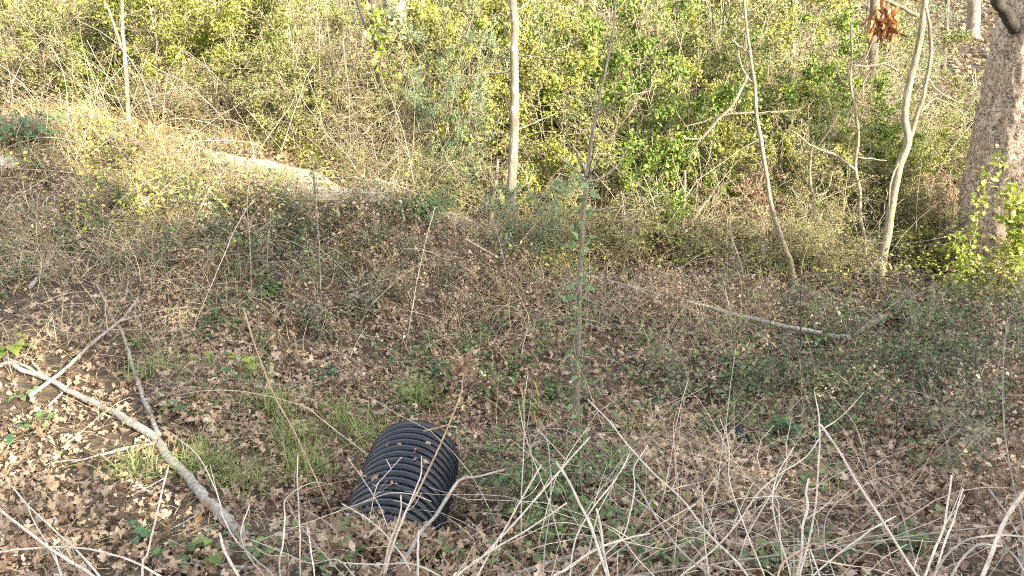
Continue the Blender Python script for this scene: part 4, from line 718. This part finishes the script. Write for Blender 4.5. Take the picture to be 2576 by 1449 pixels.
for a in [('lime green broad-leaved weed below the mound, brightest of the seedlings', 605, 945, 9, .075, .16, 'weed_y'), ('small yellow-green weed left of the brightest seedling', 515, 915, 6, .055, .14, 'weed_y'),
          ('pair of round green leaves with a yellow one near the long slim stalk', 578, 830, 6, .07, .10, 'weed_g'), ('upright green weed with heart-shaped leaves on the mound foot', 664, 765, 7, .07, .2, 'weed_g'),
          ('large bright rounded leaf clump at the left edge above the fallen branch', 25, 890, 12, .095, .14, 'weed_y'), ('dark green broad weed in the corner of the sun patch', 18, 1120, 8, .08, .10, 'weed_d'),
          ('light green small weed lit by the sun patch', 100, 1085, 10, .06, .10, 'weed_g'), ('green weed above the end of the straight pale stick', 66, 1010, 8, .055, .10, 'weed_g'),
          ('green weed behind the fork of the fallen branch', 345, 880, 9, .05, .12, 'weed_g'), ('dark glossy weed at the bottom left of the crooked stick', 318, 1370, 9, .06, .08, 'weed_d'),
          ('mid green oval-leaved weed right under the crooked forked stick', 510, 1418, 9, .06, .07, 'weed_g'), ('dark green weed at the bottom beside the crooked stick fork', 430, 1425, 6, .055, .06, 'weed_d'),
          ('bushy green weed under the dead seed head right of the mound', 1262, 840, 22, .045, .22, 'weed_d'), ('dark green leafy clump in the leaves beside the dark bottle', 1978, 1105, 26, .06, .16, 'weed_d'),
          ('green spreading weed left of the seed-headed stalk above the pipe', 1115, 960, 20, .06, .16, 'weed_d'), ('low green rosette left above the grass tufts', 812, 955, 16, .06, .10, 'weed_d'),
          ('yellowing seedling on the far side of the long grey ditch stem', 1890, 775, 12, .07, .2, 'weed_y'), ('pale yellow-green weed in the twigs at the right edge', 2415, 1035, 9, .05, .14, 'weed_y'),
          ('bright green weed with three big leaves near the foot of the big pine', 2358, 640, 5, .11, .3, 'weed_y'), ('small green plant behind the sandy path with broad leaves', 532, 352, 7, .12, .12, 'weed_g'),
          ('weed with two lime leaves among the pale canes', 1420, 1210, 6, .04, .14, 'weed_y'), ('single lime-leaved seedling between the crossing canes', 1625, 1290, 6, .035, .08, 'weed_y'),
          ('grey-green spiky-leaved weed over the bleached bent branch', 128, 610, 12, .09, .12, 'weed_g'), ('tall leafy weed rising from the mound below the sandy path', 690, 520, 20, .05, .5, 'weed_g'),
          ('tall leafy weed on the mound crest right of the other tall one', 795, 510, 18, .05, .5, 'weed_g'), ('low vivid green patch on the sunlit left slope', 265, 395, 26, .06, .16, 'weed_g'),
          ('bright yellow-green weed at the foot of the big pine by the right edge', 2545, 755, 22, .07, .2, 'weed_y'), ('bluish green weed at the right of the long grey ditch stem', 2260, 800, 18, .06, .18, 'weed_g')]:
    weed('weed', a[0], a[1], a[2], 0, a[3], a[4], a[5], M[a[6]])
# seedling with feathery leaves, dark evergreen heap on the left
weed('cedar_seedling', 'feathery green seedling standing in the shaded right of the ditch', 2290, 880, 0, 90, .06, .42, M['weed_g'], 'seedling', strip_leaf([.02, .09, .08, .01], .3), None, 1.1)
weed('evergreen_clump', 'dark green evergreen clump on the left hump in front of the orange grass', 75, 375, 0, 420, .10, .42, M['weed_d'], 'shrub', strip_leaf([.02, .12, .1, .01], .3), None, 1.9)
weed('evergreen_clump', 'dark dull green clump on the crest of the shaded mound', 1040, 545, 0, 420, .09, .24, M['cover'], 'shrub', strip_leaf([.02, .12, .1, .01], .3), None, 2.4)
# strap-leaved yellow plant
def tuft(name, label, u, v, n_, L, W, mat, group, droop=(.8, 2.2), el=(.7, 1.5), spread=.05):
    g = G(u, v); rg = np.random.default_rng(int(u + v * 3)); b_ = g + rg.normal(0, spread, (n_, 3)); b_[:, 2] = gz(b_[:, 0], b_[:, 1])
    o = obj(name, blades(b_, rg.uniform(0, 6.28, n_), rg.uniform(*el, n_), rg.uniform(*L, n_), rg.uniform(*W, n_), rg.uniform(*droop, n_), 8, .4, rg), mat, loc=g); return tag(o, label, 'grass' if 'grass' in name else 'plant', group)
M['strap'] = leaf_mat('yellow_strap', [(.50, .38, .08), (.44, .41, .10), (.26, .30, .08), (.46, .36, .20), (.30, .32, .10)], .3, .4, .4)
tuft('lily_clump', 'strap-leaved plant with arching yellow leaves beside the vine-clad sapling', 1325, 1050, 20, (.2, .4), (.006, .011), M['strap'], None, (1.2, 2.8), spread=.08)
tuft('lily_clump', 'two lone yellow-green strap leaves right of the vine-clad sapling', 1585, 1078, 4, (.25, .36), (.011, .016), M['weed_y'], None, (.6, 1.2), (.3, .8), .02)
tuft('lily_clump', 'dried orange strap leaves curled in the litter below the dark bottle', 1818, 1250, 8, (.16, .28), (.005, .009), M['straw'], None, (1.6, 3.2), (.9, 1.4), .03)
GG = 'green grass tufts on the ditch bank'
for lab, u, v, n_ in [('tall bright grass tuft, middle one of the row left of the pipe', 735, 1125, 110), ('bright grass tuft at the upper end of the row left of the pipe', 690, 1035, 90), ('dense grass tuft nearest the black pipe on its left', 770, 1195, 120), ('fine pale grass tuft just beyond the pipe mouth', 1045, 1010, 120),
                      ('flat grass tuft under the side branch of the fallen branch', 520, 1180, 100), ('thin grass tuft left of the lower fallen branch', 340, 1200, 70), ('small grass tuft behind the fallen branch fork', 390, 940, 70), ('yellowish grass tuft against the left flank of the pipe', 920, 1110, 80),
                      ('grass tuft between the fallen branch and the zigzag cane', 620, 1230, 70), ('dark grass tuft in the shade left of the broken seed head', 850, 1060, 60), ('grass tuft above the bowed blond stem', 640, 955, 50)]:
    tuft('grass_tuft', lab, u, v, int(n_ * 1.8), (.12, .30), (.0018, .0036), M['grass'], GG, (.4, 1.8), (.7, 1.5), .075)
# dead seed head over the pipe reed
q = P(1166, 915, 3.3)
rg = np.random.default_rng(5); t = thing('seed_head', 'dark brown dried seed head on the tip of the brown reed', 'seed head', q)
hp = q + rg.normal(0, .035, (60, 3)); d = nrm(rg.normal(0, 1, (60, 3))); k = np.stack([np.tile(q, (60, 1)), (hp + q) / 2, hp], 1)
obj('stalk', tubes(k, np.tile([.0016, .0012, .0008], (60, 1)), 4), M['twig_brown'], t); Xa, Ya, Za = frames(60, .8, rg, d); obj('bristle', place(*ovl, hp, Xa * .03, Ya * .03, Za * .03), LM['brown'], t)

# pale rock, rubble, buried bottle
def lump(name, label, cat, u, v, r_, mat, sq=(1, 1, .6), amp=.45):
    g = G(u, v); N_, K_ = 28, 16; a = np.linspace(0, 2 * np.pi, N_, endpoint=False); b_ = np.linspace(-1.5, 1.5, K_)
    A_, B_ = np.meshgrid(a, b_); d = np.stack([np.cos(B_) * np.cos(A_), np.cos(B_) * np.sin(A_), np.sin(B_)], -1)
    k = 1 + amp * vnoise(d[..., 0] * 1.2 + d[..., 2] + u, d[..., 1] * 1.2 - d[..., 2] * .7, .55) * 1.6 + amp * .5 * vnoise(d[..., 0] + u, d[..., 1] + d[..., 2], .2)
    V = (g + d * k[..., None] * r_ * np.array(sq)).reshape(-1, 3); i = np.arange(N_ * K_).reshape(K_, N_); nx = np.roll(i, -1, 1)
    return tag(obj(name, (V, np.stack([i[:-1], nx[:-1], nx[1:], i[1:]], -1).reshape(-1, 4)), mat, loc=g), label, cat)
M['rock'] = bark_mat('pale_rock', [(.35, .32, .28), (.55, .52, .47), (.72, .70, .66)], 12, (1, 1, 1), .7, island=False)
lump('rock', 'whitish rock half sunk in the left slope under the dark evergreen clump', 'rock', 22, 412, .14, M['rock'])
lump('rock', 'small white stone in the dry grass on the sunlit slope', 'rock', 362, 508, .09, M['rock'])
lump('tree_stump', 'rotten grey broken stump beside the foot of the lichened trunk', 'stump', 1262, 622, .14, M['branch'], (1, .9, 1.3), .8)
g = G(1868, 1105, .03); ax = nrm(np.array([-.25, .55, .35])); e1 = nrm(np.cross(ax, [0, 0, 1.])); e2 = np.cross(e1, ax)
def turn(prof, g, ax, e1, e2, S=28):
    a = np.arange(S) * 2 * np.pi / S; prof = np.array(prof); V = g + prof[:, None, :1] * ax + prof[:, None, 1:] * (np.cos(a)[None, :, None] * e1 + np.sin(a)[None, :, None] * e2)
    i = np.arange(len(prof) * S).reshape(-1, S); nx = np.roll(i, -1, 1); return V.reshape(-1, 3), np.stack([i[:-1], i[1:], nx[1:], nx[:-1]], -1).reshape(-1, 4)
t = thing('bottle', 'dark grey bottle with a pale ring, half buried in the right leaf litter', 'bottle', g)
obj('bottle_body', turn([(.11, .001), (.11, .035), (.10, .040), (-.02, .040), (-.04, .03), (-.05, .02), (-.05, .001)], g, ax, e1, e2), M['plastic'], t)
obj('ring', turn([(-.045, .021), (-.045, .026), (-.055, .026), (-.055, .021), (-.045, .021)], g, ax, e1, e2), M['cane_grey'], t)

# ------------------------------------------------------------------ shrubs of the thicket
small = {'fine': strip_leaf([.05, .26, .03], .3, .4), 'privet': strip_leaf([.04, .27, .25, .02], .3, .4), 'cedar': strip_leaf([.04, .11, .02], .2, .2), 'bare': strip_leaf([.04, .2, .03], .8, .8),
         'brown': strip_leaf([.03, .2, .24, .02], .9, .9), 'yellow': strip_leaf([.04, .28, .22, .02], .3, .4), 'olive': strip_leaf([.05, .26, .03], .4, .5), 'brush': strip_leaf([.04, .24, .03], .6, .7)}
SP = {  # stems, twigs per stem, leaves, leaf size, leaf spread, twig length
 'fine': (18, 15, 17000, (.02, .042), .07, .5), 'privet': (16, 13, 13000, (.028, .058), .07, .5), 'cedar': (10, 16, 12000, (.03, .055), .06, .45), 'bare': (26, 14, 3600, (.02, .046), .05, .6),
 'brown': (16, 13, 4600, (.035, .075), .06, .4), 'yellow': (16, 14, 9500, (.026, .058), .06, .5), 'olive': (20, 14, 14500, (.02, .048), .07, .5), 'brush': (28, 13, 5200, (.02, .05), .06, .5)}
def make_shrub(sp, seed):
    """unit shrub: about 1 high and 1 wide in crown, built at 2.2 m scale"""
    rg = np.random.default_rng(seed); ns, ntw, nl, ls, spr, tl_ = SP[sp]; H, Wd = 2.2, 1.7; K = 8; t = np.linspace(0, 1, K)
    az = rg.uniform(0, 6.28, ns); rad = Wd / 2 * rg.uniform(.15, 1.0, ns); hh = H * rg.uniform(.55, 1.0, ns) * (1 - .25 * (rad / (Wd / 2)) ** 2)
    bs = rg.normal(0, .13, (ns, 2)); c = np.zeros((ns, K, 3))
    c[..., 0] = bs[:, :1] + np.cos(az)[:, None] * rad[:, None] * t ** 1.4; c[..., 1] = bs[:, 1:] + np.sin(az)[:, None] * rad[:, None] * t ** 1.4; c[..., 2] = hh[:, None] * (t * 1.08 - .08 * t * t) - .05
    wg = np.cumsum(rg.normal(0, .035, (ns, K, 3)), 1); wg[:, 0] = 0; c = c + wg; r0 = rg.uniform(.006, .014, ns)[:, None] * np.linspace(1, .3, K)
    mb = MB().add(tubes(c, r0, 5))
    def sprout(par, n_, L, r_, t0, K2=6):
        k = rg.integers(0, len(par), n_); q = rg.uniform(t0, .98, n_) * (par.shape[1] - 1); i0 = q.astype(int); f_ = (q - i0)[:, None]; s0 = par[k, i0] * (1 - f_) + par[k, i0 + 1] * f_
        out = s0 - np.array([0, 0, 0]); out = nrm(out * np.array([1, 1, 0]) + 1e-3) * .6 + rg.normal(0, .55, (n_, 3)) + np.array([0, 0, .45]); d = nrm(out); LL = L * rg.uniform(.4, 1.2, n_)
        tt_ = np.linspace(0, 1, K2); p_ = s0[:, None] + d[:, None] * (LL[:, None] * tt_)[..., None]; p_[..., 2] -= .22 * LL[:, None] * tt_ ** 2; w_ = np.cumsum(rg.normal(0, .018, p_.shape), 1); w_[:, 0] = 0; p_ = p_ + w_
        return p_, np.full((n_, 1), r_) * rg.uniform(.7, 1.3, (n_, 1)) * np.linspace(1, .4, K2)
    t1, r1 = sprout(c, ns * ntw, tl_, .004, .12); t2, r2 = sprout(t1, ns * ntw * 2, tl_ * .55, .0026, .2, 4)
    mb.add(tubes(t1, r1, 4)).add(tubes(t2, r2, 3))
    dens = rg.random(len(t2)) ** 2.4 * (.12 + np.clip(.5 + 1.6 * vnoise(t2[:, 1, 0] * 1.0 + t2[:, 1, 2] * .6 + seed, t2[:, 1, 1] + t2[:, 1, 2], .3), 0, 1.3)) + .004; dens /= dens.sum(); k = rg.choice(len(t2), nl, p=dens); f_ = rg.random(nl)[:, None] * 2.99; i0 = f_[:, 0].astype(int); fr = f_ - i0[:, None]
    p_ = t2[k, i0] * (1 - fr) + t2[k, i0 + 1] * fr + rg.normal(0, spr * .45, (nl, 3)); p_[:, 2] = np.maximum(p_[:, 2], .05)
    d = nrm(t2[k, 3] - t2[k, 0]) * .5 + rg.normal(0, .6, (nl, 3)); d[:, 2] -= .5 if sp in ('brown', 'bare') else .1
    Xa, Ya, Za = frames(nl, .55, rg, nrm(d)); sz = rg.uniform(*ls, nl)[:, None]
    return mesh('stems_' + sp, *mb.get(), M['stem']), mesh('foliage_' + sp, *place(*small[sp], p_, Xa * sz, Ya * sz, Za * sz), LM[sp])
PROTO = {sp: [make_shrub(sp, 100 + 10 * i + j) for j in range(3)] for i, sp in enumerate(SP)}
CAT = 'shrub'
shrubs = [
 # front row
 (60, 10.8, 1.7, 1.7, 'bare', 'pale bare twiggy shrub at the left edge above the orange dead grass'), (225, 10.9, 2.0, 1.6, 'olive', 'olive leafy shrub just left of the post-like stem on the left bank'),
 (255, 11.2, 1.3, 1.0, 'privet', 'small vivid green shrub at the foot of the post-like stem'), (440, 11.4, 3.1, 2.2, 'fine', 'tall yellow-green fine-leaved bush, left half of the big bright mass'), (585, 11.6, 3.1, 2.1, 'fine', 'tall yellow-green fine-leaved bush, right half of the big bright mass'),
 (420, 10.5, 1.1, 1.2, 'bare', 'low dry brush heap in front of the big yellow-green bush'), (560, 10.4, 1.0, 1.2, 'bare', 'low dry twigs above the upper end of the sandy path'), (715, 10.6, 1.5, 1.3, 'olive', 'olive bush growing round the antler-branched bare stems'),
 (790, 10.3, 2.0, 1.3, 'olive', 'straggly olive bush rising straight behind the middle of the sandy path'), (865, 10.5, 2.1, 1.2, 'bare', 'dry bare bush left of the narrow dark trunk'), (915, 9.9, 1.2, 1.1, 'bare', 'low fan of bare pale twigs before the narrow dark trunk'),
 (1030, 10.2, 1.7, 1.3, 'bare', 'bare shrub whose pale branches spread right of the narrow dark trunk'), (1130, 9.9, 2.4, 1.3, 'cedar', 'grey-green needle-leaved cedar bush left of the lichened trunk'), (1060, 9.5, .8, .9, 'brush', 'low twiggy brush behind the shaded crest of the mound'),
 (1215, 9.5, 1.2, 1.0, 'brush', 'low bush crowded round the pale clump by the lichened trunk'), (1345, 8.1, 1.35, .8, 'cedar', 'thin grey-green bush hanging right across the lichened trunk'), (1395, 9.5, 1.9, 1.3, 'yellow', 'yellow-leaved bush between the lichened trunk and the vine-clad sapling'),
 (1490, 9.3, 1.1, 1.1, 'brush', 'low twiggy bush behind the middle of the vine-clad sapling'), (1560, 9.6, 1.9, 1.3, 'brush', 'dusty olive bush just right of the vine-clad sapling'), (1690, 9.7, 2.5, 1.5, 'privet', 'brightest green broad-leaved bush right of the vine-clad sapling'),
 (1640, 9.0, .8, .9, 'brush', 'low dry bush under the brightest green bush'), (1860, 8.9, 1.05, .9, 'brown', 'dead brown-leaved bush beside the leaning thin sapling'), (1800, 9.6, 1.8, 1.2, 'yellow', 'yellow bush behind the dead brown one'),
 (1960, 9.4, 1.7, 1.2, 'brush', 'dry twiggy bush right behind the leaning thin sapling'), (2075, 9.2, 1.4, 1.1, 'brush', 'dry twiggy bush filling the gap behind the crooked thin sapling'), (2100, 9.9, 1.9, 1.2, 'privet', 'green bush behind the long-forked thin sapling'),
 (2175, 9.6, 1.6, 1.1, 'yellow', 'thin yellowing bush left of the foot of the forked pale sapling'), (2340, 9.6, 1.0, 1.0, 'brown', 'brown withered bush between the forked sapling and the big pine'), (2320, 8.7, .65, .7, 'yellow', 'low yellow-leaved bush right of the foot of the forked pale sapling'),
 (2420, 8.3, .7, .7, 'bare', 'bare twiggy sprout in front of the big pine'), (2520, 7.6, .65, .8, 'yellow', 'low lime bush crowding the foot of the big pine'),
 (1350, 8.9, .7, .9, 'brush', 'low twiggy brush at the right foot of the lichened trunk'), (1430, 8.35, .8, .9, 'brush', 'low dry brush left of the stem of the vine-clad sapling'), (1540, 8.25, .8, .9, 'brush', 'low twiggy brush right of the stem of the vine-clad sapling'),
 (1650, 9.2, 1.2, 1.0, 'privet', 'mid-height green bush left of the dry slender stem'), (1760, 8.35, .9, .9, 'brush', 'low twiggy brush at the leaning pole right of the dry slender stem'), (1760, 9.6, 1.5, 1.1, 'yellow', 'lime bush over the leaning pole'),
 (1930, 8.15, .8, .9, 'brush', 'low twiggy brush left of the foot of the leaning thin sapling'), (2020, 8.15, .9, .9, 'brush', 'low dry brush right of the foot of the leaning thin sapling'), (2110, 8.05, .8, .9, 'brush', 'low twiggy brush at the foot of the long-forked thin sapling'),
 (2030, 9.7, 1.8, 1.2, 'yellow', 'yellow-green bush behind the crooked thin sapling'), (2240, 9.3, 1.1, 1.0, 'brush', 'dry brush right beside the trunk of the forked pale sapling'), (2400, 9.2, .8, 1.0, 'brush', 'low twiggy brush left of the foot of the big pine'),
 # second row
 (-40, 12.2, 2.6, 2.0, 'olive', 'olive bush cut by the left edge behind the bare twiggy one'), (140, 12.3, 2.8, 1.8, 'yellow', 'tall yellow-olive bush behind the slanting far-left trunk'), (330, 12.6, 2.8, 1.8, 'olive', 'tall olive bush behind the top of the post-like stem'),
 (690, 12.4, 2.9, 1.8, 'olive', 'tall bush right of the big yellow-green mass, below the trunk pair'), (790, 12.8, 2.4, 1.5, 'bare', 'tall dry bush hiding the feet of the pale trunk pair'), (1040, 11.8, 2.6, 1.5, 'yellow', 'yellowing bush in front of the broad ridged trunk'),
 (1200, 11.4, 2.8, 1.7, 'olive', 'tall olive bush behind the cedar bush'), (1180, 10.6, 2.3, 1.2, 'yellow', 'yellow bush between the cedar bush and the lichened trunk'), (1370, 11.3, 2.8, 1.7, 'yellow', 'tall yellow bush right behind the lichened trunk'), (1490, 11.4, 2.7, 1.6, 'privet', 'green bush behind the top of the vine-clad sapling'),
 (1600, 11.6, 2.8, 1.7, 'olive', 'tall olive bush behind the brightest green bush'), (1790, 11.4, 2.7, 1.7, 'olive', 'tall bush behind the top of the leaning thin sapling'), (1730, 10.5, 2.4, 1.3, 'yellow', 'lime-yellow bush touching the right of the brightest green bush'), (1930, 11.3, 2.4, 1.6, 'privet', 'green bush behind the leaning thin sapling, upper part'),
 (2060, 11.6, 2.3, 1.5, 'bare', 'tall bare bush with curling pale twigs behind the long-forked sapling'), (2200, 11.6, 2.0, 1.3, 'bare', 'bare bush below the hanging dead leaf bunch'), (2250, 10.8, 1.4, 1.1, 'olive', 'olive bush seen through the fork of the pale sapling'), (2330, 12.0, 1.2, 1.3, 'olive', 'low olive bush on the open floor right of the forked sapling'),
 (2430, 11.2, 1.1, 1.1, 'olive', 'low olive bush left of the big pine at its middle'), (2420, 14.0, 1.0, 1.6, 'olive', 'low far bush on the open leafy floor'),
 # third row
 (60, 14.4, 3.2, 2.2, 'olive', 'far olive bush behind the distant far-left trunk'), (300, 14.8, 3.2, 2.2, 'bare', 'far dry bush over the tall olive bush on the left'), (500, 14.6, 3.2, 2.2, 'yellow', 'far yellow bush topping the big bright mass'), (720, 15.2, 3.0, 2.0, 'olive', 'far bush left of the pale trunk pair'),
 (880, 14.4, 3.0, 2.0, 'cedar', 'dark far cedar between the trunk pair and the narrow dark trunk'), (1090, 14.2, 3.0, 2.0, 'olive', 'far olive bush right of the broad ridged trunk'), (1270, 14.0, 3.0, 2.0, 'privet', 'far green bush behind the top of the lichened trunk'), (1440, 14.2, 3.0, 2.0, 'olive', 'far olive bush above the vine-clad sapling'),
 (1620, 14.3, 3.0, 2.0, 'privet', 'far green bush behind the thin grey trunk'), (1790, 14.0, 3.0, 2.0, 'olive', 'far olive bush left of the dull trunk'), (1960, 14.4, 2.8, 2.0, 'yellow', 'far yellow bush right around the dull trunk'), (2120, 14.6, 2.5, 1.9, 'olive', 'far olive bush left of the hanging dead leaf bunch'),
 (2250, 15.4, 2.2, 1.6, 'cedar', 'dark far cedar behind the hanging dead leaf bunch'),
]
cnt = {k: 0 for k in SP}
for (u, Yd, H, Wd, sp, lab) in shrubs:
    x_, y_, zz = XY(u, Yd); st, fo = PROTO[sp][cnt[sp] % 3]; cnt[sp] += 1
    t = thing('cedar_bush' if sp == 'cedar' else 'shrub', lab, CAT, (x_, y_, zz - .03), 'shrubs of the thicket'); t.rotation_euler[2] = random.uniform(0, 6.28); t.scale = (Wd / 1.45, Wd / 1.45, H / 2.1)
    for nm, me in (('stem', st), ('foliage', fo)):
        o = bpy.data.objects.new(nm, me); COL.objects.link(o); o.parent = t

# far wood that closes the view
N = 52000
yy = rng.uniform(16.5, 34, N); xx = rng.uniform(-1, 1, N) * (yy * .75 + 2); hh_ = rng.random(N) ** 1.3 * 4.2
p = np.stack([xx, yy, gz(xx, yy, False) + hh_], -1); u, v, _ = proj(p)
k = (.5 + 1.5 * vnoise(xx * 1.0, yy + hh_ * 1.7, 1.1) + .8 * vnoise(xx + hh_, yy, .4) > rng.random(N)) & ~((u > 2330) & (u < 2520) & (hh_ > .35) & (yy < 26))
p = p[k]; Xa, Ya, Za = frames(len(p), .7, rng); sz = rng.uniform(.07, .17, len(p))[:, None]
tag(obj('far_woods', place(*strip_leaf([.05, .3, .03], .3, .4), p, Xa * sz, Ya * sz, Za * sz), LM['olive']), kind='stuff')
k = 420; yy = rng.uniform(15, 34, k); xx = rng.uniform(-1, 1, k) * (yy * .75 + 2); zz = gz(xx, yy); ln = rng.normal(0, .25, (k, 2)); hh_ = rng.uniform(2, 5, k)
kk = proj(np.stack([xx, yy, zz], -1)); kk = (kk[0] < 2250) | (kk[0] > 2600); xx, yy, zz, ln, hh_ = xx[kk], yy[kk], zz[kk], ln[kk], hh_[kk]; k = len(xx)
c = np.stack([np.stack([xx + ln[:, 0] * s_, yy + ln[:, 1] * s_, zz - .1 + hh_ * s_], -1) for s_ in np.linspace(0, 1, 5)], 1); c[:, 1:] += rng.normal(0, .05, (k, 4, 3))
tag(obj('far_woods', tubes(c, rng.uniform(.01, .05, k)[:, None] * np.linspace(1, .6, 5), 6), M['oldbark']), kind='stuff')
